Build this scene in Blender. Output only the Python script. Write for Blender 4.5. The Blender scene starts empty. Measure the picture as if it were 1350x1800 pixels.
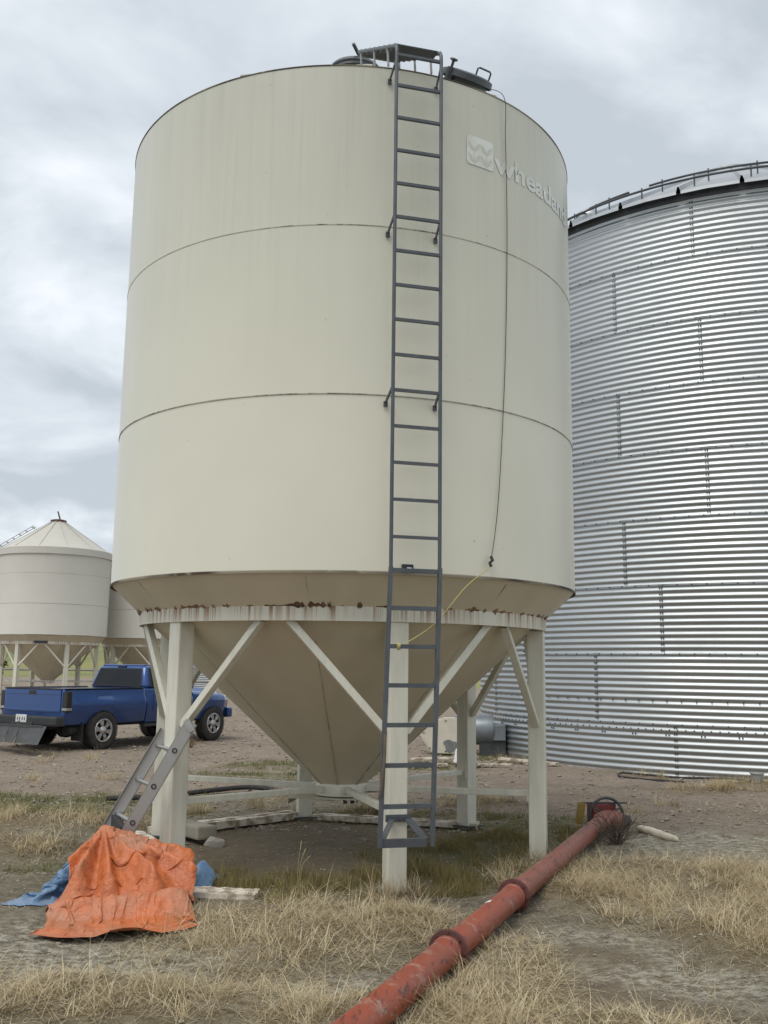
import bpy, bmesh, math, random
import numpy as np
from mathutils import Vector, Matrix

random.seed(7)
rng = np.random.default_rng(7)
PI = math.pi
R_ = math.radians
scene = bpy.context.scene
C = scene.collection

# ------------------------------------------------------------------ camera
cam_d = bpy.data.cameras.new("camera")
cam = bpy.data.objects.new("camera", cam_d)
C.objects.link(cam)
cam_d.sensor_fit = 'HORIZONTAL'
cam_d.sensor_width = 36.0
cam_d.lens = 1670.33 / 1350 * 36.0
cam_d.clip_start = 0.05
cam_d.clip_end = 6000
CAM_H = 1.59868
pitch, roll = 0.16328, 0.01293
right = Vector((1, 0, 0)); fwd = Vector((0, math.cos(pitch), math.sin(pitch))); up = Vector((0, -math.sin(pitch), math.cos(pitch)))
r2 = right * math.cos(roll) + up * math.sin(roll)
u2 = -right * math.sin(roll) + up * math.cos(roll)
m = Matrix.Identity(4)
for i in range(3):
    m[i][0] = r2[i]; m[i][1] = u2[i]; m[i][2] = -fwd[i]
m[0][3], m[1][3], m[2][3] = 0, 0, CAM_H
cam.matrix_world = m
scene.camera = cam

# ------------------------------------------------------------------ world, sun, exposure
SUN_EL, SUN_AZ = R_(60), R_(215)          # azimuth clockwise from +Y (north)
world = bpy.data.worlds.new("World"); scene.world = world
world.use_nodes = True
wn = world.node_tree.nodes; wl = world.node_tree.links
wn.clear()
w_out = wn.new('ShaderNodeOutputWorld'); bg = wn.new('ShaderNodeBackground')
bg.inputs['Strength'].default_value = 0.1
sky = wn.new('ShaderNodeTexSky'); sky.sky_type = 'NISHITA'; sky.sun_disc = False
sky.sun_elevation = SUN_EL; sky.sun_rotation = SUN_AZ
sky.air_density = 1.0; sky.dust_density = 2.5
tc = wn.new('ShaderNodeTexCoord')
sep = wn.new('ShaderNodeSeparateXYZ'); wl.new(tc.outputs['Generated'], sep.inputs[0])
za = wn.new('ShaderNodeMath'); za.operation = 'MAXIMUM'; za.inputs[1].default_value = 0.0; wl.new(sep.outputs[2], za.inputs[0])
zb = wn.new('ShaderNodeMath'); zb.operation = 'ADD'; zb.inputs[1].default_value = 0.22; wl.new(za.outputs[0], zb.inputs[0])
dv = wn.new('ShaderNodeVectorMath'); dv.operation = 'DIVIDE'
cz = wn.new('ShaderNodeCombineXYZ')
for k in range(3): wl.new(zb.outputs[0], cz.inputs[k])
wl.new(tc.outputs['Generated'], dv.inputs[0]); wl.new(cz.outputs[0], dv.inputs[1])
mp = wn.new('ShaderNodeMapping'); mp.inputs['Location'].default_value = (26.155, 17.249, 0); mp.inputs['Scale'].default_value = (1.05, 1.1, 0.0)
wl.new(dv.outputs[0], mp.inputs[0])
n1 = wn.new('ShaderNodeTexNoise'); n1.inputs['Scale'].default_value = 1.9; n1.inputs['Detail'].default_value = 7; n1.inputs['Roughness'].default_value = 0.52
n1.inputs['Distortion'].default_value = 0.35
wl.new(mp.outputs[0], n1.inputs['Vector'])
rp = wn.new('ShaderNodeValToRGB'); wl.new(n1.outputs['Fac'], rp.inputs[0])
rp.color_ramp.elements[0].position = 0.40; rp.color_ramp.elements[0].color = (0.475, 0.525, 0.575, 1)
rp.color_ramp.elements[1].position = 0.66; rp.color_ramp.elements[1].color = (0.83, 0.865, 0.915, 1)
rpm = rp.color_ramp.elements.new(0.53); rpm.color = (0.63, 0.68, 0.73, 1)
sc = wn.new('ShaderNodeVectorMath'); sc.operation = 'SCALE'; sc.inputs['Scale'].default_value = 8.6
wl.new(rp.outputs[0], sc.inputs[0])
mxw = wn.new('ShaderNodeMixRGB'); mxw.inputs[0].default_value = 0.96
wl.new(sky.outputs[0], mxw.inputs[1]); wl.new(sc.outputs[0], mxw.inputs[2])
wl.new(mxw.outputs[0], bg.inputs[0]); wl.new(bg.outputs[0], w_out.inputs[0])

sun_d = bpy.data.lights.new("sun", 'SUN'); sun_d.energy = 1.5; sun_d.angle = R_(38); sun_d.color = (1.0, 0.965, 0.91)
sun = bpy.data.objects.new("sun", sun_d); C.objects.link(sun)
sd = Vector((math.sin(SUN_AZ) * math.cos(SUN_EL), math.cos(SUN_AZ) * math.cos(SUN_EL), math.sin(SUN_EL)))
sun.rotation_euler = sd.to_track_quat('Z', 'Y').to_euler()
scene.view_settings.view_transform = 'Standard'
scene.view_settings.look = 'None'
scene.view_settings.exposure = 0.5
scene.view_settings.gamma = 1.0
scene.view_settings.use_curve_mapping = False

# ------------------------------------------------------------------ materials
MATS = {}
def newmat(name):
    mt = bpy.data.materials.new(name); mt.use_nodes = True
    MATS[name] = mt
    return mt, mt.node_tree.nodes, mt.node_tree.links, mt.node_tree.nodes['Principled BSDF']

def tex(n, l, scale=(1, 1, 1), nscale=5.0, detail=4.0, rough=0.55, coord='Object', loc=(0, 0, 0)):
    t = n.new('ShaderNodeTexCoord'); mpn = n.new('ShaderNodeMapping')
    mpn.inputs['Scale'].default_value = scale; mpn.inputs['Location'].default_value = loc
    l.new(t.outputs[coord], mpn.inputs[0])
    no = n.new('ShaderNodeTexNoise'); no.inputs['Scale'].default_value = nscale
    no.inputs['Detail'].default_value = detail; no.inputs['Roughness'].default_value = rough
    l.new(mpn.outputs[0], no.inputs['Vector'])
    return no
def ramp(n, l, src, stops):
    r = n.new('ShaderNodeValToRGB'); l.new(src, r.inputs[0])
    e = r.color_ramp.elements
    e[0].position, e[0].color = stops[0][0], (*stops[0][1], 1)
    e[1].position, e[1].color = stops[-1][0], (*stops[-1][1], 1)
    for p_, c_ in stops[1:-1]:
        q = e.new(p_); q.color = (*c_, 1)
    return r
def frange(n, l, src, a, b, c=0.0, d=1.0, smooth=False):
    r = n.new('ShaderNodeMapRange'); r.inputs[1].default_value = a; r.inputs[2].default_value = b
    r.inputs[3].default_value = c; r.inputs[4].default_value = d
    if smooth: r.interpolation_type = 'SMOOTHSTEP'
    l.new(src, r.inputs[0]); return r.outputs[0]
def mul(n, l, a, b, op='MULTIPLY'):
    q = n.new('ShaderNodeMath'); q.operation = op; q.use_clamp = (op != 'SUBTRACT')
    for i, v in enumerate((a, b)):
        if isinstance(v, (int, float)): q.inputs[i].default_value = v
        else: l.new(v, q.inputs[i])
    return q.outputs[0]
def mix(n, l, fac, a, b, mode='MIX'):
    q = n.new('ShaderNodeMixRGB'); q.blend_type = mode
    if isinstance(fac, (int, float)): q.inputs[0].default_value = fac
    else: l.new(fac, q.inputs[0])
    for i, v in ((1, a), (2, b)):
        if isinstance(v, tuple): q.inputs[i].default_value = (*v, 1)
        else: l.new(v, q.inputs[i])
    return q.outputs[0]
def bump(n, l, bs, h, strength=0.3, dist=0.01):
    b = n.new('ShaderNodeBump'); b.inputs['Strength'].default_value = strength; b.inputs['Distance'].default_value = dist
    l.new(h, b.inputs['Height']); l.new(b.outputs[0], bs.inputs['Normal'])
def pmat(name, c1, c2=None, nscale=6.0, rough=0.6, metal=0.0, bmp=0.0, bscale=30.0, stretch=(1, 1, 1), detail=5.0, lo=0.35, hi=0.68, coat=0.0, spec=0.5):
    mt, n, l, bs = newmat(name)
    bs.inputs['Roughness'].default_value = rough; bs.inputs['Metallic'].default_value = metal
    bs.inputs['Specular IOR Level'].default_value = spec
    if coat: bs.inputs['Coat Weight'].default_value = coat; bs.inputs['Coat Roughness'].default_value = 0.08
    if c2 is None: c2 = tuple(v * 0.8 for v in c1)
    no = tex(n, l, stretch, nscale, detail)
    l.new(ramp(n, l, no.outputs['Fac'], [(lo, c1), (hi, c2)]).outputs[0], bs.inputs['Base Color'])
    if bmp:
        nb = tex(n, l, stretch, bscale, 4); bump(n, l, bs, nb.outputs['Fac'], bmp, 0.01)
    return mt

CREAM = (0.68, 0.655, 0.535)
def shell_mat(name, base, grime_shade, z_lo, z_hi, amt, rough=0.32):
    mt, n, l, bs = newmat(name)
    t = n.new('ShaderNodeTexCoord'); s = n.new('ShaderNodeSeparateXYZ'); l.new(t.outputs['Object'], s.inputs[0])
    st = tex(n, l, (4.5, 4.5, 0.22), 2.2, 6, 0.62)
    st2 = tex(n, l, (14, 14, 0.35), 1.6, 4, 0.6, loc=(3, 1, 0))
    big = tex(n, l, (1, 1, 1), 0.8, 3)
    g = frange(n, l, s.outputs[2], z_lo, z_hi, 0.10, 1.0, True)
    a = frange(n, l, st.outputs['Fac'], 0.42, 0.72)
    b = frange(n, l, st2.outputs['Fac'], 0.52, 0.75)
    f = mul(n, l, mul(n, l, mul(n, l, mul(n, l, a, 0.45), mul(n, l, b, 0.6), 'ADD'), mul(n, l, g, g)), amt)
    top_shade = mul(n, l, g, 1.05 * amt)  # vertical shading painted in beside the grime streaks, darker towards the top
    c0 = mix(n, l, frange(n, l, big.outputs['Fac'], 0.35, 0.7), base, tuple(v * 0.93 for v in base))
    c1 = mix(n, l, top_shade, c0, grime_shade)
    c2 = mix(n, l, f, c1, grime_shade)
    # small dark chips and specks
    sp = tex(n, l, (1, 1, 1), 26, 2, 0.4)
    c3 = mix(n, l, mul(n, l, frange(n, l, sp.outputs['Fac'], 0.775, 0.80), 0.5), c2, (0.16, 0.13, 0.09))
    l.new(c3, bs.inputs['Base Color'])
    bs.inputs['Roughness'].default_value = rough
    bs.inputs['Specular IOR Level'].default_value = 0.45
    bb = tex(n, l, (1, 1, 0.55), 2.3, 3, 0.5)
    bump(n, l, bs, bb.outputs['Fac'], 0.22, 0.02)
    return mt
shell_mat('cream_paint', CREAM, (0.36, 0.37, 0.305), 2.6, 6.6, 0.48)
shell_mat('white_paint_old', (0.66, 0.64, 0.57), (0.30, 0.28, 0.23), 2.2, 8.0, 0.55, 0.5)
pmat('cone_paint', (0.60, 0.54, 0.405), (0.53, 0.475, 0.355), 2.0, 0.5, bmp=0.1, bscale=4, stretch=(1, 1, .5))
pmat('leg_paint', (0.66, 0.645, 0.545), (0.56, 0.54, 0.44), 4.0, 0.42, bmp=0.05, bscale=30, stretch=(3, 3, .5))
pmat('gate_paint', (0.50, 0.46, 0.36), (0.40, 0.35, 0.25), 6.0, 0.6)

def band_mat():
    mt, n, l, bs = newmat('rusty_band')
    t = n.new('ShaderNodeTexCoord'); s = n.new('ShaderNodeSeparateXYZ'); l.new(t.outputs['Object'], s.inputs[0])
    z = s.outputs[2]
    a = tex(n, l, (9, 9, 0.15), 2.6, 5, 0.65)
    b = tex(n, l, (22, 22, 0.15), 2.0, 3, 0.6, loc=(5, 0, 0))
    patch = tex(n, l, (1, 1, 0.4), 2.2, 2, 0.5)
    top = frange(n, l, z, 1.945, 2.05, 0.35, 1.0)
    fa = mul(n, l, frange(n, l, a.outputs['Fac'], 0.46, 0.62), frange(n, l, patch.outputs['Fac'], 0.34, 0.52))
    fb = mul(n, l, frange(n, l, b.outputs['Fac'], 0.53, 0.60), frange(n, l, patch.outputs['Fac'], 0.36, 0.52))
    f = mul(n, l, mul(n, l, mul(n, l, fa, 0.7), mul(n, l, fb, 1.0), 'ADD'), top)
    c = mix(n, l, mul(n, l, f, 1.0), (0.655, 0.63, 0.53), (0.25, 0.135, 0.055))
    edge_n = tex(n, l, (1, 1, 1), 13, 5, 0.7)
    edge = mul(n, l, frange(n, l, z, 2.060, 2.073), frange(n, l, edge_n.outputs['Fac'], 0.47, 0.58))
    c = mix(n, l, edge, c, (0.14, 0.065, 0.03))
    l.new(c, bs.inputs['Base Color']); bs.inputs['Roughness'].default_value = 0.55
band_mat()
def rust_edge(name, thr=0.5, base=(0.5, 0.47, 0.37), rust=(0.085, 0.06, 0.04), sc_=9):
    mt, n, l, bs = newmat(name)
    a = tex(n, l, (1, 1, 1), sc_, 5, 0.7)
    big = tex(n, l, (1, 1, 1), 0.9, 3, 0.6)
    f = mul(n, l, frange(n, l, a.outputs['Fac'], thr - 0.06, thr + 0.06), 1.0)
    g = frange(n, l, big.outputs['Fac'], 0.42, 0.56, 0.25, 1.0)
    l.new(mix(n, l, mul(n, l, f, g), base, rust), bs.inputs['Base Color'])
    bs.inputs['Roughness'].default_value = 0.8
rust_edge('seam_rust', 0.50, (0.42, 0.395, 0.31), (0.11, 0.08, 0.06))
rust_edge('rim_rust', 0.36, (0.34, 0.31, 0.23), (0.06, 0.045, 0.03))
rust_edge('weld_rust', 0.52, (0.46, 0.43, 0.34), (0.16, 0.08, 0.04), 6)
rust_edge('blotch_rust', 0.44, (0.27, 0.17, 0.09), (0.085, 0.045, 0.025), 16)

pmat('slate_steel', (0.078, 0.088, 0.098), (0.056, 0.063, 0.071), 8, 0.45)
pmat('dark_steel', (0.055, 0.06, 0.066), (0.035, 0.038, 0.04), 9, 0.5)
pmat('light_grey_steel', (0.34, 0.34, 0.33), (0.24, 0.24, 0.23), 9, 0.45)
pmat('faded_white', (0.63, 0.645, 0.595), (0.52, 0.53, 0.46), 7, 0.4, lo=0.38, hi=0.70)
pmat('black_plate', (0.014, 0.016, 0.022), (0.02, 0.022, 0.028), 20, 0.4)
pmat('plain_white', (0.75, 0.75, 0.73), (0.66, 0.66, 0.64), 20, 0.5)
pmat('black_rubber', (0.022, 0.022, 0.023), (0.034, 0.033, 0.032), 12, 0.75, bmp=0.2, bscale=50)
pmat('wire', (0.05, 0.045, 0.035), (0.03, 0.03, 0.025), 12, 0.8)
pmat('yellow_rope', (0.50, 0.42, 0.14), (0.42, 0.36, 0.15), 40, 0.8)

def galv_mat(name, c=(0.62, 0.645, 0.655), rough=0.30, var=1.0):
    mt, n, l, bs = newmat(name)
    oi = n.new('ShaderNodeObjectInfo')
    big = tex(n, l, (1, 1, 0.6), 0.9, 4, 0.6)
    sp = tex(n, l, (1, 1, 1), 40, 2, 0.5)
    k = mix(n, l, frange(n, l, big.outputs['Fac'], 0.3, 0.72), c, tuple(v * 0.80 for v in c))
    k = mix(n, l, frange(n, l, oi.outputs['Random'], 0, 1, 0, 0.55 * var), k, tuple(v * 0.72 for v in c))
    k = mix(n, l, frange(n, l, sp.outputs['Fac'], 0.3, 0.7, 0, 0.25), k, tuple(v * 0.75 for v in c))
    l.new(k, bs.inputs['Base Color'])
    bs.inputs['Metallic'].default_value = 0.92
    l.new(frange(n, l, big.outputs['Fac'], 0.3, 0.7, rough, rough + 0.12), bs.inputs['Roughness'])
galv_mat('galvanised', (0.51, 0.535, 0.54), 0.43)
galv_mat('galvanised_roof', (0.52, 0.54, 0.55), 0.42)
galv_mat('aluminium', (0.55, 0.54, 0.52), 0.42)
pmat('fan_grey', (0.22, 0.245, 0.265), (0.16, 0.18, 0.20), 4, 0.4, metal=0.4)
pmat('beige_panel', (0.60, 0.56, 0.46), (0.51, 0.475, 0.385), 5, 0.55)
pmat('grey_patch', (0.14, 0.145, 0.15), (0.19, 0.195, 0.2), 9, 0.6)

def tarp_mat(name, c1, c2, dust, damt):
    mt, n, l, bs = newmat(name)
    a = tex(n, l, (1, 1, 1), 5, 6, 0.65); b = tex(n, l, (1, 1, 1), 2.4, 5, 0.6, loc=(2, 5, 1)); cr = tex(n, l, (1, 1, 1), 14, 6, 0.72)
    k = mix(n, l, frange(n, l, a.outputs['Fac'], 0.35, 0.68), c1, c2)
    k = mix(n, l, frange(n, l, b.outputs['Fac'], 0.50, 0.72, 0, damt), k, dust)
    k = mix(n, l, frange(n, l, cr.outputs['Fac'], 0.53, 0.58, 0, 0.28), k, tuple(v * 0.35 for v in c1))
    l.new(k, bs.inputs['Base Color']); bs.inputs['Roughness'].default_value = 0.5
    w = tex(n, l, (1, 1, 1), 7, 5, 0.6, loc=(1, 8, 3))
    r1_ = mul(n, l, mul(n, l, w.outputs['Fac'], 0.5, 'SUBTRACT'), 2.0)
    ab = n.new('ShaderNodeMath'); ab.operation = 'ABSOLUTE'; l.new(mul(n, l, w.outputs['Fac'], 0.5, 'SUBTRACT'), ab.inputs[0])
    h = mul(n, l, frange(n, l, ab.outputs[0], 0.0, 0.10), mul(n, l, cr.outputs['Fac'], 0.35), 'ADD')
    bump(n, l, bs, h, 0.45, 0.010)
tarp_mat('tarp_orange', (0.54, 0.145, 0.040), (0.42, 0.12, 0.045), (0.33, 0.22, 0.15), 0.65)
tarp_mat('tarp_blue', (0.10, 0.19, 0.33), (0.15, 0.25, 0.39), (0.30, 0.33, 0.36), 0.5)
pmat('tarp_inside', (0.03, 0.045, 0.08), (0.02, 0.025, 0.04), 5, 0.7)

def pipe_mat(name, c1, c2):
    mt, n, l, bs = newmat(name)
    a = tex(n, l, (1, 1, 1), 3.2, 6, 0.62); sc_ = tex(n, l, (6, 0.8, 6), 5, 6, 0.75, loc=(1, 3, 2)); wh = tex(n, l, (1, 1, 1), 9, 5, 0.7, loc=(7, 2, 2))
    k = mix(n, l, frange(n, l, a.outputs['Fac'], 0.35, 0.68), c1, c2)
    k = mix(n, l, frange(n, l, sc_.outputs['Fac'], 0.56, 0.60, 0, 0.85), k, (0.07, 0.03, 0.025))
    k = mix(n, l, frange(n, l, wh.outputs['Fac'], 0.57, 0.66, 0, 0.6), k, (0.33, 0.24, 0.18))
    l.new(k, bs.inputs['Base Color']); bs.inputs['Roughness'].default_value = 0.48
    bump(n, l, bs, sc_.outputs['Fac'], 0.15, 0.004)
pipe_mat('pipe_red', (0.30, 0.066, 0.032), (0.22, 0.062, 0.038))
pipe_mat('pipe_faded', (0.26, 0.078, 0.05), (0.20, 0.070, 0.05))
pmat('flange_maroon', (0.115, 0.035, 0.028), (0.075, 0.028, 0.022), 14, 0.65)
pmat('yellow_paint', (0.30, 0.20, 0.035), (0.20, 0.13, 0.03), 12, 0.55)
pmat('valve_red', (0.17, 0.022, 0.016), (0.10, 0.018, 0.015), 12, 0.5)
pmat('weathered_wood', (0.33, 0.30, 0.24), (0.22, 0.195, 0.155), 3, 0.85, bmp=0.4, bscale=9, stretch=(1, 1, 1))
pmat('peeling_wood', (0.60, 0.55, 0.46), (0.27, 0.215, 0.155), 9, 0.8, bmp=0.35, bscale=14, lo=0.45, hi=0.58)
pmat('foam_white', (0.74, 0.74, 0.71), (0.6, 0.6, 0.57), 18, 0.9, bmp=0.4, bscale=40)
pmat('bark_pale', (0.68, 0.63, 0.52), (0.42, 0.37, 0.28), 7, 0.85, bmp=0.4, bscale=15)
pmat('twig', (0.135, 0.105, 0.08), (0.09, 0.07, 0.055), 9, 0.9)
pmat('tumbleweed', (0.30, 0.20, 0.12), (0.2, 0.14, 0.09), 9, 0.9)
pmat('dry_stalk', (0.40, 0.33, 0.16), (0.32, 0.26, 0.13), 9, 0.85)
pmat('concrete', (0.36, 0.34, 0.29), (0.26, 0.245, 0.21), 8, 0.9, bmp=0.4, bscale=30)

# truck
def car_paint():
    mt, n, l, bs = newmat('blue_paint')
    t = n.new('ShaderNodeTexCoord'); s = n.new('ShaderNodeSeparateXYZ'); l.new(t.outputs['Object'], s.inputs[0])
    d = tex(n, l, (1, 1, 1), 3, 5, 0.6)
    low = mul(n, l, frange(n, l, s.outputs[2], 0.75, 0.42, 0, 0.75), frange(n, l, d.outputs['Fac'], 0.3, 0.65))  # dark ground reflection put into the paint of the lower body, broken by noise
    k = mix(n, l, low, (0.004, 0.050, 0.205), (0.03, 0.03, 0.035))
    l.new(k, bs.inputs['Base Color']); bs.inputs['Roughness'].default_value = 0.33; bs.inputs['Metallic'].default_value = 0.25
    bs.inputs['Coat Weight'].default_value = 0.9; bs.inputs['Coat Roughness'].default_value = 0.04
    bb = tex(n, l, (1, 1, 1), 1.7, 2); bump(n, l, bs, bb.outputs['Fac'], 0.10, 0.02)
car_paint()
pmat('dark_glass', (0.012, 0.014, 0.016), (0.016, 0.018, 0.02), 3, 0.08, spec=0.3)
pmat('smoked_lens', (0.016, 0.012, 0.012), (0.022, 0.016, 0.014), 9, 0.15)
pmat('black_bumper', (0.028, 0.03, 0.031), (0.04, 0.041, 0.041), 6, 0.5, bmp=0.1)
pmat('tyre', (0.026, 0.025, 0.024), (0.05, 0.045, 0.038), 9, 0.85)
pmat('alloy', (0.52, 0.52, 0.52), (0.36, 0.35, 0.34), 8, 0.32, metal=0.9)
pmat('rubber_flap', (0.052, 0.055, 0.058), (0.075, 0.077, 0.078), 5, 0.7)
pmat('plate_white', (0.66, 0.66, 0.66), (0.6, 0.6, 0.6), 5, 0.4)
pmat('chrome', (0.7, 0.7, 0.7), (0.6, 0.6, 0.6), 5, 0.15, metal=1.0)
pmat('leaf_dark', (0.05, 0.075, 0.025), (0.085, 0.105, 0.035), 3, 0.8)
pmat('hill_grass', (0.215, 0.205, 0.07), (0.145, 0.16, 0.055), 0.16, 0.95, stretch=(1, 1, 3), detail=8, lo=0.4, hi=0.6)
pmat('fence_grey', (0.27, 0.26, 0.24), (0.2, 0.19, 0.175), 3, 0.8)

def grass_mat(name, stops, transl=0.35):
    mt, n, l, bs = newmat(name)
    at = n.new('ShaderNodeAttribute'); at.attribute_name = 'tint'
    r = ramp(n, l, at.outputs['Fac'], stops)
    l.new(r.outputs[0], bs.inputs['Base Color']); bs.inputs['Roughness'].default_value = 0.7
    bs.inputs['Specular IOR Level'].default_value = 0.25
    out = [x for x in n if x.type == 'OUTPUT_MATERIAL'][0]
    tr = n.new('ShaderNodeBsdfTranslucent'); l.new(r.outputs[0], tr.inputs[0])
    ms = n.new('ShaderNodeMixShader'); ms.inputs[0].default_value = transl
    l.new(bs.outputs[0], ms.inputs[1]); l.new(tr.outputs[0], ms.inputs[2]); l.new(ms.outputs[0], out.inputs[0])
grass_mat('straw', [(0.0, (0.17, 0.125, 0.07)), (0.35, (0.375, 0.295, 0.175)), (0.7, (0.58, 0.48, 0.30)), (1.0, (0.76, 0.68, 0.49))])
grass_mat('short_green', [(0.0, (0.13, 0.11, 0.045)), (0.5, (0.225, 0.19, 0.075)), (0.85, (0.33, 0.26, 0.11)), (1.0, (0.46, 0.36, 0.18))])
grass_mat('weed_green', [(0.0, (0.07, 0.085, 0.025)), (0.6, (0.16, 0.17, 0.055)), (1.0, (0.34, 0.29, 0.13))])

def ground_mat():
    mt, n, l, bs = newmat('earth')
    def attr(nm):
        a = n.new('ShaderNodeAttribute'); a.attribute_name = nm; return a.outputs['Fac']
    gr, salt, wet, gre, thatch = attr('gravel'), attr('salt'), attr('wet'), attr('green'), attr('thatch')
    f1 = tex(n, l, (1, 1, 1), 1.3, 8, 0.65); f2 = tex(n, l, (1, 1, 1), 9, 8, 0.7); f3 = tex(n, l, (1, 1, 1), 45, 6, 0.7)
    lay = tex(n, l, (0.9, 1.5, 1), 14, 9, 0.78, loc=(3, 1, 0))
    c = mix(n, l, frange(n, l, f1.outputs['Fac'], 0.36, 0.66), (0.215, 0.188, 0.135), (0.265, 0.235, 0.175))
    c = mix(n, l, frange(n, l, f2.outputs['Fac'], 0.42, 0.60), c, (0.140, 0.120, 0.082))
    c = mix(n, l, frange(n, l, f3.outputs['Fac'], 0.52, 0.62, 0, 0.6), c, (0.09, 0.078, 0.055))
    g = mix(n, l, frange(n, l, f1.outputs['Fac'], 0.38, 0.64), (0.275, 0.222, 0.172), (0.215, 0.170, 0.130))
    g = mix(n, l, frange(n, l, f3.outputs['Fac'], 0.5, 0.66, 0, .8), g, (0.40, 0.345, 0.285))
    g = mix(n, l, frange(n, l, f2.outputs['Fac'], 0.50, 0.68, 0, .7), g, (0.15, 0.115, 0.085))
    c = mix(n, l, gr, c, g)
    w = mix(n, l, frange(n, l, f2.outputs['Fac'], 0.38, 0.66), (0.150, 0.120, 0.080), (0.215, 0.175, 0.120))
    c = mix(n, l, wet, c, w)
    t = mix(n, l, frange(n, l, f3.outputs['Fac'], 0.36, 0.64), (0.25, 0.195, 0.11), (0.125, 0.095, 0.055))
    c = mix(n, l, mul(n, l, thatch, frange(n, l, f2.outputs['Fac'], 0.32, 0.56, 0.35, 1)), c, t)
    c = mix(n, l, mul(n, l, gre, frange(n, l, f2.outputs['Fac'], 0.36, 0.6)), c, (0.115, 0.115, 0.045))
    sf = mul(n, l, salt, frange(n, l, lay.outputs['Fac'], 0.46, 0.58))
    c = mix(n, l, sf, c, (0.47, 0.445, 0.365))
    c = mix(n, l, mul(n, l, frange(n, l, f3.outputs['Fac'], 0.64, 0.70), 0.5), c, (0.40, 0.37, 0.31))
    l.new(c, bs.inputs['Base Color']); bs.inputs['Roughness'].default_value = 0.95; bs.inputs['Specular IOR Level'].default_value = 0.2
    h = mul(n, l, mul(n, l, f2.outputs['Fac'], 0.7), mul(n, l, f3.outputs['Fac'], 0.45), 'ADD')
    bump(n, l, bs, h, 1.0, 0.045)
ground_mat()
pmat('stone', (0.21, 0.18, 0.14), (0.34, 0.305, 0.25), 6, 0.9)

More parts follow.
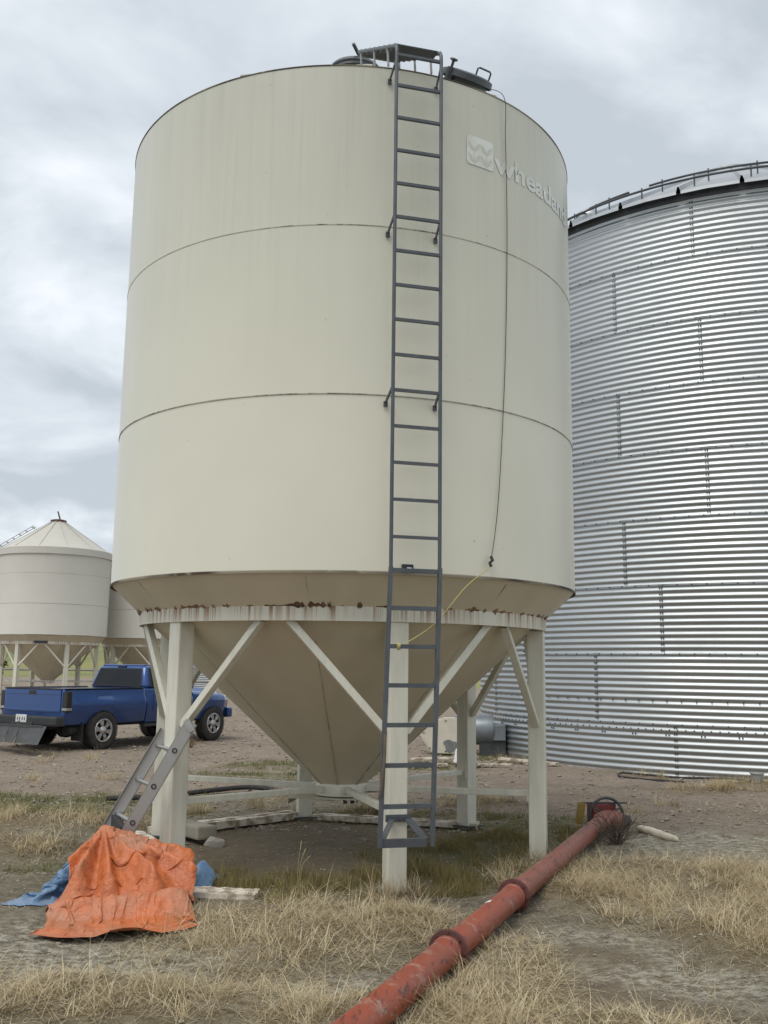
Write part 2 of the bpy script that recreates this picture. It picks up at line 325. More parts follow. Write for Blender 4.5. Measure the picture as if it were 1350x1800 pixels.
# ------------------------------------------------------------------ mesh helpers
class MB:
    """collects shapes for one mesh object"""
    def __init__(s): s.v = []; s.f = []; s.sm = []
    def add(s, vs, fs, smooth=False):
        o = len(s.v); s.v += [tuple(p) for p in vs]; s.f += [tuple(i + o for i in f) for f in fs]; s.sm += [smooth] * len(fs); return s
    def box(s, c, size, rot=None, bev=0.0):
        x, y, z = (d / 2 for d in size); M_ = rot if rot else Matrix.Identity(3)
        c = Vector(c)
        if bev <= 0:
            P = [(-x, -y, -z), (x, -y, -z), (x, y, -z), (-x, y, -z), (-x, -y, z), (x, -y, z), (x, y, z), (-x, y, z)]
            F = [(0, 3, 2, 1), (4, 5, 6, 7), (0, 1, 5, 4), (1, 2, 6, 5), (2, 3, 7, 6), (3, 0, 4, 7)]
            return s.add([c + M_ @ Vector(p) for p in P], F)
        bm = bmesh.new(); bmesh.ops.create_cube(bm, size=1.0)
        for v in bm.verts: v.co = Vector((v.co.x * size[0], v.co.y * size[1], v.co.z * size[2]))
        bmesh.ops.bevel(bm, geom=list(bm.edges), offset=bev, segments=2, affect='EDGES', profile=0.6)
        bm.verts.index_update()
        s.add([c + M_ @ v.co for v in bm.verts], [[v.index for v in f.verts] for f in bm.faces]); bm.free(); return s
    def bar(s, a, b, w, h, upv=(0, 0, 1), bev=0.0):
        a, b = Vector(a), Vector(b); d = (b - a); L = d.length; d.normalize()
        upv = Vector(upv); sx = d.cross(upv)
        if sx.length < 1e-4: sx = d.cross(Vector((1, 0, 0)))
        sx.normalize(); uz = sx.cross(d)
        M_ = Matrix((d, sx, uz)).transposed()
        return s.box((a + b) / 2, (L, w, h), M_, bev)
    def tube(s, pts, r, seg=10, caps=True, closed=False):
        pts = [Vector(p) for p in pts]; n = len(pts)
        rs = r if isinstance(r, (list, tuple)) else [r] * n
        vs = []; fs = []; prev = None
        for i, p in enumerate(pts):
            if closed: d = pts[(i + 1) % n] - pts[i - 1]
            else: d = pts[min(i + 1, n - 1)] - pts[max(i - 1, 0)]
            d.normalize()
            if prev is None:
                a = d.cross(Vector((0, 0, 1)))
                if a.length < 1e-3: a = d.cross(Vector((1, 0, 0)))
            else: a = prev - d * prev.dot(d)
            a.normalize(); prev = a; b = d.cross(a)
            for k in range(seg):
                t = 2 * PI * k / seg; vs.append(p + (a * math.cos(t) + b * math.sin(t)) * rs[i])
        m_ = n if closed else n - 1
        for i in range(m_):
            j = (i + 1) % n
            for k in range(seg):
                k2 = (k + 1) % seg; fs.append((i * seg + k, i * seg + k2, j * seg + k2, j * seg + k))
        s.add(vs, fs, True)
        if caps and not closed:
            o = len(s.v) - len(vs)
            s.f.append(tuple(o + k for k in range(seg))[::-1]); s.f.append(tuple(o + (n - 1) * seg + k for k in range(seg))); s.sm += [False, False]
        return s
    def lathe(s, prof, seg=64, M_=None, smooth=True, a0=0.0, a1=2 * PI, closed_prof=False):
        full = abs(a1 - a0 - 2 * PI) < 1e-6; na = seg if full else seg + 1; vs = []; fs = []
        for k in range(na):
            t = a0 + (a1 - a0) * k / seg
            for r, z in prof:
                p = Vector((r * math.cos(t), r * math.sin(t), z)); vs.append(M_ @ p if M_ else p)
        m_ = len(prof)
        for k in range(seg):
            k2 = (k + 1) % na
            for j in range(m_ if closed_prof else m_ - 1):
                j2 = (j + 1) % m_; fs.append((k * m_ + j, k2 * m_ + j, k2 * m_ + j2, k * m_ + j2))
        return s.add(vs, fs, smooth)
    def prism(s, poly, y0, y1, axis='y'):
        """closed polygon in (x,z) extruded along y"""
        n = len(poly)
        vs = [(x, y0, z) for x, z in poly] + [(x, y1, z) for x, z in poly]
        fs = [tuple(range(n)), tuple(range(2 * n - 1, n - 1, -1))] + [(i, i + n, (i + 1) % n + n, (i + 1) % n) for i in range(n)]
        return s.add(vs, fs)
    def mesh(s, name):
        me = bpy.data.meshes.new(name); me.from_pydata([tuple(v) for v in s.v], [], s.f)
        me.polygons.foreach_set('use_smooth', s.sm); me.update(); return me
    def build(s, name, mat, parent=None, fix=True):
        me = s.mesh(name)
        if fix:
            bm = bmesh.new(); bm.from_mesh(me); bmesh.ops.recalc_face_normals(bm, faces=bm.faces); bm.to_mesh(me); bm.free()
        if any(s.sm): me.set_sharp_from_angle(angle=R_(38))
        return obj(name, me, mat, parent)
def obj(name, me, mat, parent=None):
    o = bpy.data.objects.new(name, me); C.objects.link(o)
    if mat and not me.materials: me.materials.append(MATS[mat])
    if parent: o.parent = parent
    return o
def np_mesh(name, verts, faces, smooth=True):
    me = bpy.data.meshes.new(name); nv = len(verts); nf = len(faces); k = faces.shape[1]
    me.vertices.add(nv); me.vertices.foreach_set('co', np.asarray(verts, np.float32).ravel())
    me.loops.add(nf * k); me.loops.foreach_set('vertex_index', faces.astype(np.int32).ravel())
    me.polygons.add(nf); me.polygons.foreach_set('loop_start', np.arange(0, nf * k, k, dtype=np.int32))
    me.polygons.foreach_set('use_smooth', np.full(nf, smooth)); me.update(calc_edges=True); return me
def fattr(me, name, vals):
    a = me.attributes.new(name, 'FLOAT', 'POINT'); a.data.foreach_set('value', np.asarray(vals, np.float32))
def tag(o, label=None, cat=None, group=None, kind=None):
    if label: o['label'] = label
    if cat: o['category'] = cat
    if group: o['group'] = group
    if kind: o['kind'] = kind
    return o
def thing(name, label, cat, loc=(0, 0, 0), rz=0.0, group=None):
    o = bpy.data.objects.new(name, None); C.objects.link(o); o.empty_display_size = 0.3
    o.location = loc; o.rotation_euler = (0, 0, rz); return tag(o, label, cat, group)

# ------------------------------------------------------------------ noise for terrain
def _h(ix, iy, seed):
    n = (ix.astype(np.int64) * 374761393 + iy.astype(np.int64) * 668265263 + seed * 1442695041) & 0x7fffffff
    n = ((n ^ (n >> 13)) * 1274126177) & 0x7fffffff
    return ((n ^ (n >> 16)) & 0xffff) / 65535.0
def vn(x, y, seed=0):
    ix = np.floor(x); iy = np.floor(y); fx = x - ix; fy = y - iy
    fx = fx * fx * (3 - 2 * fx); fy = fy * fy * (3 - 2 * fy)
    a, b, c, d = _h(ix, iy, seed), _h(ix + 1, iy, seed), _h(ix, iy + 1, seed), _h(ix + 1, iy + 1, seed)
    return a * (1 - fx) * (1 - fy) + b * fx * (1 - fy) + c * (1 - fx) * fy + d * fx * fy
def fbm(x, y, sc_, seed=0, oct_=4):
    s = 0; a = 1; t = 0
    for k in range(oct_):
        s = s + a * vn(x * sc_, y * sc_, seed + k * 17); t += a; a *= 0.5; sc_ *= 2.03
    return s / t
def sst(a, b, x):
    t = np.clip((x - a) / (b - a), 0, 1); return t * t * (3 - 2 * t)

BX, BY = -0.359, 8.998          # main hopper bin axis
# grass patches in plan: x, y, radius x, radius y, rotation
STRAW = [(-0.62, 6.1, .66, .70, -.25), (-1.35, 4.95, .8, .28, 0), (0.2, 6.35, .30, .40, 0), (2.25, 7.75, .85, .75, .35), (1.45, 7.35, .38, .85, .4),
         (2.25, 6.15, .5, .55, .2), (3.4, 7.2, .7, .7, 0), (0.62, 5.25, .28, .75, -.38), (0.05, 4.6, .5, .35, 0), (-3.5, 9.9, .85, .55, .2), (-3.1, 8.7, .5, .4, 0),
         (1.25, 12.0, .55, .35, 0), (-0.1, 11.25, .35, .25, 0), (4.4, 13.3, .55, .3, .2), (5.1, 13.9, .5, .25, 0), (3.0, 6.2, .7, .6, 0), (-2.4, 4.9, .6, .4, 0), (-4.6, 9.6, .7, .5, 0), (1.05, 4.5, .45, .25, 0)]
GREEN = [(0.85, 8.75, .85, 1.15, -.2), (-0.5, 7.5, .95, .50, 0.05), (1.3, 9.8, .6, .7, 0), (0.35, 7.6, .5, .4, 0), (0.4, 10.9, 1.2, .35, 0)]
WEED = [(-4.0, 11.6, 1.7, .7, .1), (-3.0, 10.7, .9, .35, .2), (-2.6, 7.9, .3, .2, 0), (1.6, 10.6, .9, .5, 0), (-1.5, 14.6, 1.5, .6, 0), (-0.6, 16.5, 1.6, .8, 0), (2.2, 18.2, 1.0, .5, -.3)]
def blobs(x, y, L, edge=.45, seed=0):
    w = np.zeros_like(x)
    nz = fbm(x, y, 1.9, 40 + seed, 4) * 1.1 - 0.55
    for cx, cy, rx, ry, ro in L:
        dx = x - cx; dy = y - cy; c, s = math.cos(ro), math.sin(ro)
        u = (dx * c + dy * s) / rx; v = (-dx * s + dy * c) / ry
        d = np.sqrt(u * u + v * v) + nz * 1.15
        w = np.maximum(w, 1 - sst(1 - edge, 1 + edge, d))
    return w
def ground_z(x, y):
    x = np.asarray(x, float); y = np.asarray(y, float)
    near = 1 - sst(14, 40, y)
    z = (fbm(x, y, .55, 3, 4) - .5) * .10 * near + (fbm(x, y, 5.0, 9, 4) - .5) * .035 * near + (fbm(x, y, 22., 19, 3) - .5) * .020 * near
    under = 1 - sst(1.6, 2.5, np.hypot(x - BX, y - BY))
    z = z * (1 - .6 * under) - 0.03 * under
    z = z + 0.10 * (fbm(x, y, .30, 5, 3) - .5) * sst(10, 16, y) * (1 - sst(30, 60, y))
    # wheel ruts across the yard
    u = (x * .93 - (y - 17) * .35)
    v = (y - 17) * .93 + x * .35
    z = z - 0.035 * sst(-14, -10, x) * (1 - sst(-3, 0, x)) * (np.exp(-((v - .2) / .18) ** 2) + np.exp(-((v + 1.6) / .2) ** 2)) * near
    # low bank the far bins stand on
    z = z + 0.38 * sst(29.5, 31.8, y + .25 * x + 4 + 1.2 * (fbm(x, y, .4, 77, 3) - .5)) * (1 - sst(-6, 0, x))
    # shallow rise in the middle of the foreground thatch
    z = z + 0.05 * blobs(x, y, STRAW)
    return z

# ------------------------------------------------------------------ ground
def make_ground():
    ys = np.concatenate([np.linspace(-60, 2.0, 30, endpoint=False), np.linspace(2.0, 3.6, 30, endpoint=False),
                         3.6 * (3000 / 3.6) ** (np.linspace(0, 1, 760) ** 1.35)])
    us = np.linspace(-1, 1, 560)
    us = np.sign(us) * (np.abs(us) * .55 + np.abs(us) ** 3 * .45)
    Y, U = np.meshgrid(ys, us, indexing='ij')
    X = U * (np.maximum(Y, 3.0) * 0.95 + 4.0 + np.maximum(0, -Y) * 1.5)
    Z = ground_z(X, Y)
    V = np.stack([X, Y, Z], -1).reshape(-1, 3)
    ny, nx = X.shape
    i = np.arange(ny - 1)[:, None] * nx + np.arange(nx - 1)[None]
    F = np.stack([i, i + 1, i + nx + 1, i + nx], -1).reshape(-1, 4)
    me = np_mesh('ground', V, F)
    x, y = V[:, 0], V[:, 1]
    nz = fbm(x, y, .8, 60, 4)
    straw, green = blobs(x, y, STRAW), blobs(x, y, GREEN, seed=3)
    gravel = sst(9.8, 12.6, y + (nz - .5) * 3 + np.where(x > 0, .8, -1.0))
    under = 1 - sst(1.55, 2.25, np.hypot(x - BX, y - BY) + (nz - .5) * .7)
    bare = 1 - sst(.7, 1.15, np.sqrt(((x - 1.25) / .48) ** 2 + ((y - 5.35) / .95) ** 2) + (nz - .5) * 1.0)
    rim = np.clip(1 - np.abs(np.sqrt(((x - 1.2) / .55) ** 2 + ((y - 5.4) / 1.0) ** 2) + (nz - .5) * .7 - 1.02) / .28, 0, 1) * sst(5.0, 5.6, y)
    salt = np.clip(blobs(x, y, [(-1.3, 5.55, .75, .3, 0), (-0.35, 5.0, .6, .35, 0), (-2.1, 6.0, .5, .5, 0), (3.1, 9.2, 1.0, .7, 0), (1.9, 6.75, .3, .25, 0), (-2.4, 5.5, .8, .4, 0), (1.6, 5.4, .5, .25, -.5)], .5, 5) + rim, 0, 1)
    v_ = (y - 17) * .93 + x * .35 + .5 * (fbm(x, y, .35, 55, 2) - .5)
    lanes = sum(np.exp(-((v_ - c) / w) ** 2) for c, w in ((.2, .16), (-1.6, .18), (-2.9, .12), (2.1, .22), (3.6, .16), (5.4, .25)))
    lanes = lanes * sst(.35, .6, fbm(x, y, 1.1, 66, 3)) * sst(11, 13, y) * (1 - sst(26, 34, y))
    under = np.clip(under + .62 * lanes, 0, 1)
    fattr(me, 'gravel', gravel); fattr(me, 'salt', salt * .9)
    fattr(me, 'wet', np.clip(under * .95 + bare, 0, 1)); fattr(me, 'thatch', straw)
    fattr(me, 'green', np.clip(green + blobs(x, y, WEED, seed=6), 0, 1))
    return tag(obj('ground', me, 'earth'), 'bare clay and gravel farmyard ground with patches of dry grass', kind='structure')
make_ground()
def gz(x, y): return float(ground_z(np.array([x]), np.array([y]))[0])

def make_hill():
    xs = np.linspace(-150, 60, 150); ys = np.linspace(62, 420, 90)
    X, Y = np.meshgrid(xs, ys)
    Z = (0.2 + 15 * sst(62, 300, Y)) * (1 - .9 * sst(-10, 55, X)) + (fbm(X, Y, .06, 88, 4) - .5) * 2.0 * sst(62, 100, Y) - .25
    V = np.stack([X, Y, Z], -1).reshape(-1, 3); ny, nx = X.shape
    i = np.arange(ny - 1)[:, None] * nx + np.arange(nx - 1)[None]
    F = np.stack([i, i + 1, i + nx + 1, i + nx], -1).reshape(-1, 4)
    tag(obj('hill', np_mesh('hill', V, F), 'hill_grass'), 'green and yellow grassy hillside behind the far hopper bins', kind='structure')
make_hill()
# ------------------------------------------------------------------ hopper bins
RB = 2.135
SLOPE = (2.297 - 0.56) / (2.135 - 0.215)
ROOF_T = math.tan(R_(34))
LEG_A0 = R_(-74.8)
def pol(r, a, z): return Vector((r * math.cos(a), r * math.sin(a), z))

def make_hopper(root, zs, paint, old=False):
    """shell courses, roof, cone, band, legs, braces and struts common to all the hopper bins"""
    p = root
    z0, ztop = zs[0], zs[-1]
    for k in range(len(zs) - 1):
        a, b = zs[k], zs[k + 1]
        lo = a - (0.012 if k == 0 else -0.003)
        r = RB + (0.0 if k % 2 == 0 else 0.003)
        prof = [(r - .006, lo), (r, lo)] + [(r, lo + (b - .003 - lo) * t / 6) for t in range(1, 7)] + [(r - .006, b - .003)]
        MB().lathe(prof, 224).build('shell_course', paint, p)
        if k:
            MB().lathe([(RB + .001, a - .007), (RB + .0055, a - .005), (RB + .0055, a + .002), (RB + .001, a + .004)], 224).build('weld_seam', 'seam_rust', p)
    MB().lathe([(RB - .01, z0 - .014), (RB + .004, z0 - .020), (RB + .006, z0 - .004), (RB + .001, z0 + .002)], 224).build('bottom_rim', 'rim_rust', p)
    zr = ztop + (RB - .26) * ROOF_T
    MB().lathe([(RB - .002, ztop - .008), (RB + .005, ztop - .004), (RB + .005, ztop + .004), (RB - .01, ztop + .012)], 224).build('top_rim', 'rim_rust', p)
    roof = MB().lathe([(RB - .004, ztop + .002), (1.2, ztop + (RB - 1.2) * ROOF_T), (.26, zr), (.26, zr + .06), (.24, zr + .06)], 96).build('roof', paint, p)
    for k in range(12):
        a = k * PI / 6 + .11
        MB().bar(pol(RB - .03, a, ztop + .03), pol(.28, a, zr + .01), .03, .02).build('roof_rib', paint, roof)
    # cone
    rc, zc = 0.215, 0.56
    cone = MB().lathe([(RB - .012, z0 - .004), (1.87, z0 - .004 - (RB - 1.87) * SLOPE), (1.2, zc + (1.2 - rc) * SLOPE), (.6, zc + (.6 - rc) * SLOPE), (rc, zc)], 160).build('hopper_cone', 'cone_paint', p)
    for k in range(8):
        a = LEG_A0 + .42 + k * PI / 4
        MB().bar(pol(RB - .05, a, z0 - .04), pol(rc + .01, a, zc + .002), .007, .006).build('weld_seam', 'weld_rust', cone)
    MB().lathe([(rc + .012, zc + .01), (rc + .02, zc - .01), (rc + .02, zc - .095), (rc + .006, zc - .10), (rc - .02, zc - .10)], 48).build('cone_collar', 'leg_paint', p)
    # support band
    zb0, zb1 = 1.946, 2.074
    MB().lathe([(1.858, zb0), (1.872, zb0), (1.872, zb1), (1.850, zb1 + .004)], 160, closed_prof=True).build('support_band', 'rusty_band', p)
    # legs
    for k in range(6):
        a = LEG_A0 + k * PI / 3
        M_ = Matrix.Rotation(a, 3, 'Z')
        leg = MB().box(pol(1.786, a, .94), (.146, .150, 2.02), M_, .012).build('leg', 'leg_paint', p)
        MB().box(pol(1.786, a, .005), (.26, .26, .014), M_).build('foot_plate', 'dark_steel', leg)
        # horizontal strut from leg to collar
        st = MB().bar(pol(1.716, a, .545), pol(rc + .018, a, .525), .052, .052, bev=.006).build('strut', 'leg_paint', p)
        MB().box(pol(1.705, a, .545), (.014, .12, .12), M_).build('gusset', 'leg_paint', st)
        for s in (-1, 1):
            ae = a + s * R_(26.5)
            q0 = pol(1.786, a, 1.13) + Vector((-math.sin(a), math.cos(a), 0)) * s * .072
            MB().bar(q0, pol(1.80, ae, 1.955), .058, .062, (math.cos(a), math.sin(a), 0), .005).build('brace', 'leg_paint', p)
    return p

main_bin = thing('hopper_bin', 'tall cream steel hopper-bottom grain bin with faded wheatland lettering and slate access ladder', 'grain bin', (BX, BY, 0))
ZS = [2.297, 3.624, 4.970, 6.317]
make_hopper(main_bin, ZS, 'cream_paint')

# flaking rust along the joint of cone and band
rr = random.Random(11)
for k in range(46):
    a = R_(-168) + k * R_(3.65) + rr.uniform(-.02, .02)
    if rr.random() < .12: continue
    L = rr.choice((.02, .04, .07, .11, .19)) * rr.uniform(.7, 1.3); amp_ = rr.choice((.25, .5, .8, 1.0, 1.3))
    b = MB(); n_ = 7; vs = []
    for j in range(n_):
        t = a + (j / (n_ - 1) - .5) * L / 1.87
        h = (.002 + .024 * rr.random()) * amp_ * (0.2 if j in (0, n_ - 1) else 1)
        zc_ = lambda r: 2.293 - (RB - .012 - r) * SLOPE
        vs += [pol(1.866, t, 2.050), pol(1.8755, t, 2.058 - 1.1 * h * rr.random()), pol(1.882 + h, t, zc_(1.882 + h) - .005)]
    fs = []
    for j in range(n_ - 1):
        o = j * 3
        fs += [(o, o + 1, o + 4, o + 3), (o + 1, o + 2, o + 5, o + 4), (o + 2, o, o + 3, o + 5)]
    b.add(vs, fs).build('rust_flake', 'blotch_rust', main_bin)

# slide gate under the collar
g = MB()
g.box((-.12, -.02, .447), (.66, .46, .012)); g.box((-.44, -.02, .42), (.012, .46, .055)); g.box((.20, -.02, .42), (.012, .46, .06))
gate = g.build('slide_gate', 'gate_paint', main_bin)
gate.rotation_euler = (0, 0, R_(-8))
for x in (.06, .12, .17, .24, .29):
    MB().tube([(x, -.20 + x * .6, .44), (x + .01, -.20 + x * .6, .40)], .018, 8).build('bolt', 'dark_steel', gate)
MB().tube([(.24, .02, .49), (.42, .06, .50)], .012, 8).build('gate_handle', 'dark_steel', gate)

# ladder on the leg's bearing
LA = R_(-75.2)
tan_ = Vector((-math.sin(LA), math.cos(LA), 0)); rad = Vector((math.cos(LA), math.sin(LA), 0)); HW = .182
STOFF = RB + .17
def lp(s, off, z): return rad * off + tan_ * (s * HW) + Vector((0, 0, z))
lad = bpy.data.objects.new('access_ladder', None); C.objects.link(lad); lad.parent = main_bin
for z in (6.27, 4.98, 3.63):
    for s in (-1, 1):
        MB().bar(lp(s, STOFF, z + .02), lp(s * 1.06, RB + .002, z - .07), .028, .010, tan_).build('bracket', 'slate_steel', lad)
        MB().box(lp(s * 1.06, RB + .006, z - .08), (.014, .03, .04), Matrix.Rotation(LA, 3, 'Z')).build('bracket_foot', 'slate_steel', lad)
ztop_l = 6.40
# roof ladder direction: up the slope toward the peak
sl = (-rad + Vector((0, 0, 1)) * math.tan(R_(32.5))).normalized()
bend = lambda s: lp(s, STOFF, ztop_l)
for s in (-1, 1):
    pts = [lp(s, STOFF, 2.30), lp(s, STOFF, 4.0), lp(s, STOFF, ztop_l - .06)]
    c0 = lp(s, STOFF, ztop_l)
    pts += [c0 + Vector((0, 0, -.02)) - rad * .006, c0 - rad * .03 + Vector((0, 0, .02)), c0 - rad * .075 + Vector((0, 0, .045))]
    e = pts[-1]
    pts += [e + sl * .4, e + sl * .95, e + sl * 1.5]
    MB().tube(pts, .0145, 10).build('rail', 'slate_steel', lad)
    # lower section hangs a little farther out
    q0, q1 = lp(s, STOFF + .045, 2.31) - tan_ * .012, lp(s, STOFF + .13, .425) - tan_ * .09
    MB().bar(q0, q1, .026, .036, rad).build('rail', 'slate_steel', lad)
for z in [6.32] + [6.06 - .2715 * k for k in range(14)]:
    MB().bar(lp(-1, STOFF, z), lp(1, STOFF, z), .022, .022).build('rung', 'slate_steel', lad)
for k in range(7):
    z = 2.285 - k * .2665; t = (2.31 - z) / (2.31 - .425)
    off = STOFF + .045 + t * .085; sh = -tan_ * (.012 + .078 * t)
    MB().bar(lp(-1, off, z) + sh, lp(1, off, z) + sh, .028, .03).build('rung', 'slate_steel', lad)
# roof treads
for k in range(8):
    base = rad * (STOFF - .10) + Vector((0, 0, ztop_l + .05)) + sl * (.05 + k * .20)
    MB().box(base, (.13, HW * 2, .010), Matrix.Rotation(LA, 3, 'Z') @ Matrix.Rotation(R_(10), 3, 'Y')).build('tread', 'dark_steel', lad)
for k, d in enumerate((.25, .80, 1.40)):
    for s in (-1, 1):
        q = lp(s, STOFF, ztop_l) - rad * .075 + Vector((0, 0, .045)) + sl * d
        r_here = (q - Vector((0, 0, q.z))).length
        zr = 6.317 + (RB - min(r_here, RB)) * ROOF_T
        MB().tube([q, Vector((q.x, q.y, zr)) + rad * .03], .010, 6).build('standoff', 'light_grey_steel', lad)
# nameplate and bottom bracket
MB().box(rad * (RB + .012) + tan_ * -.012 + Vector((0, 0, 2.325)), (.006, .088, .056), Matrix.Rotation(LA, 3, 'Z')).build('nameplate', 'black_plate', main_bin)
np_ = MB().box(rad * (RB + .0165) + tan_ * .000 + Vector((0, 0, 2.326)), (.002, .036, .008), Matrix.Rotation(LA, 3, 'Z')).build('nameplate_panel', 'plain_white', main_bin)
br = MB()
zz = .45
sh = -tan_ * .09
br.bar(lp(-.95, STOFF + .115, zz) + sh, lp(.80, STOFF + .115, zz) + sh, .03, .055)
br.bar(lp(-.85, STOFF + .10, zz + .02) + sh, pol(1.868, LEG_A0, zz + .07) - tan_ * .045, .04, .008)
br.bar(lp(.75, STOFF + .10, zz + .02) + sh, pol(1.868, LEG_A0, zz + .07) + tan_ * .075, .06, .008)
br.box(pol(1.872, LEG_A0, zz + .075), (.012, .19, .05), Matrix.Rotation(LEG_A0, 3, 'Z'))
brk = br.build('ladder_bracket', 'slate_steel', main_bin)
for s in (-.05, .0, .05):
    MB().tube([pol(1.876, LEG_A0, zz + .075) + tan_ * s, pol(1.892, LEG_A0, zz + .075) + tan_ * s], .012, 6).build('bolt', 'dark_steel', brk)

# peak hatch and side hatch
zr = 6.317 + (RB - .26) * ROOF_T
ph = MB().lathe([(0, zr + .20), (.12, zr + .19), (.22, zr + .14), (.285, zr + .06), (.30, zr + .03), (.29, zr + .02), (.25, zr + .03)], 48).build('peak_lid', 'dark_steel', main_bin)
MB().lathe([(.255, zr + .105), (.27, zr + .125), (.292, zr + .085), (.275, zr + .07)], 48, closed_prof=True).build('lid_ring', 'slate_steel', ph)
MB().bar(rad * .20 + Vector((0, 0, zr + .17)), rad * .34 + Vector((0, 0, zr + .20)) - tan_ * .10, .03, .02).build('lid_arm', 'slate_steel', ph)
HA = R_(-57.0); hr = 1.83
hz = 6.317 + (RB - hr) * ROOF_T
HM = Matrix.Translation(pol(hr, HA, hz)) @ Matrix.Rotation(HA, 4, 'Z') @ Matrix.Rotation(math.atan(ROOF_T), 4, 'Y')
hat = MB().lathe([(.19, -.08), (.19, .075), (.16, .075)], 40, HM).build('side_hatch', 'dark_steel', main_bin)
MB().lathe([(0, .125), (.19, .118), (.222, .105), (.228, .055), (.215, .055)], 40, HM).build('hatch_lid', 'slate_steel', hat)
MB().tube([HM @ Vector(v) for v in ((.02, .06, .11), (.02, .06, .19), (.02, .075, .20), (.02, .185, .20), (.02, .20, .19), (.02, .20, .11))], .008, 8).build('hatch_handle', 'slate_steel', hat)
MB().tube([HM @ Vector(v) for v in ((.06, -.215, .03), (.06, -.215, .17))], .012, 8).lathe([(0, .185), (.03, .18), (.036, .168), (.015, .158), (0, .158)], 12, HM @ Matrix.Translation((.06, -.215, 0))).build('latch_knob', 'dark_steel', hat)
MB().box(HM @ Vector((.06, -.215, .06)), (.04, .05, .10), HM.to_3x3()).build('latch', 'dark_steel', hat)

# faded emblem and lettering wrapped on the shell
def wrap(pts2, a_left, z_base, rr_): return [pol(rr_, a_left + x / RB, z_base + y) for x, y in pts2]
def flat_poly(name, polys, a_left, z_base, rr_, mat, parent):
    bm = bmesh.new()
    for poly in polys:
        bm.faces.new([bm.verts.new((x, y, 0)) for x, y in poly])
    bmesh.ops.triangulate(bm, faces=bm.faces)
    for c in np.arange(-.02, .34, .02):
        bmesh.ops.bisect_plane(bm, geom=list(bm.verts) + list(bm.edges) + list(bm.faces), plane_co=(c, 0, 0), plane_no=(1, 0, 0))
    for v in bm.verts:
        v.co = pol(rr_, a_left + v.co.x / RB, z_base + v.co.y)
    bmesh.ops.recalc_face_normals(bm, faces=bm.faces)
    me = bpy.data.meshes.new(name); bm.to_mesh(me); bm.free(); me.materials.append(MATS[mat])
    return obj(name, me, None, parent)
def rrect(w, h, r, n=6):
    P = []
    for cx, cy, a0 in ((w - r, r, -90), (w - r, h - r, 0), (r, h - r, 90), (r, r, 180)):
        for k in range(n + 1):
            t = R_(a0 + 90 * k / n); P.append((cx + r * math.cos(t), cy + r * math.sin(t)))
    return P
def leaf(x, y, ang, L, w):
    P = []
    for s in (1, -1):
        for k in range(7):
            t = k / 6 if s == 1 else 1 - k / 6
            u = t * L; v = s * w * math.sin(PI * t) ** .8
            P.append((x + u * math.cos(ang) - v * math.sin(ang), y + u * math.sin(ang) + v * math.cos(ang)))
    return P[:7] + P[8:13]
EA = R_(-62.4); EW, EH, EZ = .268, .252, 5.632
flat_poly('emblem', [rrect(EW, EH, .03)], EA, EZ, RB + .004, 'faded_white', main_bin)
lv = []
for cx in (.072, .196):
    for y0 in (.025, .125):
        for s in (-1, 1):
            lv.append(leaf(cx + s * .007, y0, PI / 2 - s * R_(34), .092, .0165))
    lv.append([(cx - .004, 0.01), (cx + .004, 0.01), (cx + .003, .16), (cx - .003, .16)])
flat_poly('emblem_leaves', lv, EA, EZ, RB + .0052, 'cream_paint', main_bin)
cu = bpy.data.curves.new('lettering', 'FONT'); cu.body = 'wheatland'; cu.size = .242; cu.offset = .0075; cu.resolution_u = 4; cu.space_character = 1.0
to = bpy.data.objects.new('lettering_tmp', cu); C.objects.link(to)
dg = bpy.context.evaluated_depsgraph_get(); me = bpy.data.meshes.new_from_object(to.evaluated_get(dg))
bpy.data.objects.remove(to)
bm = bmesh.new(); bm.from_mesh(me)
wmax = max(v.co.x for v in bm.verts); TW = 1.26
for v in bm.verts: v.co.x *= TW / wmax
for c in np.arange(0, TW, .02):
    bmesh.ops.bisect_plane(bm, geom=list(bm.verts) + list(bm.edges) + list(bm.faces), plane_co=(c, 0, 0), plane_no=(1, 0, 0))
# slab serifs at stem feet and heads
TA, TZ = R_(-54.6), 5.645
for v in bm.verts: v.co = pol(RB + .004, TA + v.co.x / RB, TZ + v.co.y)
bmesh.ops.recalc_face_normals(bm, faces=bm.faces)
bm.to_mesh(me); bm.free(); me.name = 'lettering'; me.materials.clear(); me.materials.append(MATS['faded_white'])
obj('lettering', me, None, main_bin)

# wire and rope (separate things, they only hang on the bin)
wp = [(-52.6, 6.335, .03), (-51.9, 5.95, .02), (-51.4, 5.2, .012), (-51.9, 4.4, .012), (-52.8, 3.73, .012), (-54.3, 3.03, .014), (-55.6, 2.67, .02), (-57.1, 2.42, .03)]
def smooth_pts(P, n=8):
    out = []
    P = [Vector(p) for p in P]
    for i in range(len(P) - 1):
        p0, p1, p2, p3 = P[max(i - 1, 0)], P[i], P[i + 1], P[min(i + 2, len(P) - 1)]
        for k in range(n):
            t = k / n
            out.append(.5 * ((2 * p1) + (-p0 + p2) * t + (2 * p0 - 5 * p1 + 4 * p2 - p3) * t * t + (-p0 + 3 * p1 - 3 * p2 + p3) * t ** 3))
    out.append(P[-1]); return out
org = Vector((BX, BY, 0))
hp = [pol(1.95, R_(-54), 6.50)] + [pol(RB + o, R_(a), z) for a, z, o in wp]
w = MB().tube([org + q for q in smooth_pts(hp)], .003, 6).build('hanging_wire', 'wire')
tag(w, 'thin dark wire hanging down the cream bin beside its lettering', 'wire')
k0 = org + hp[-1]
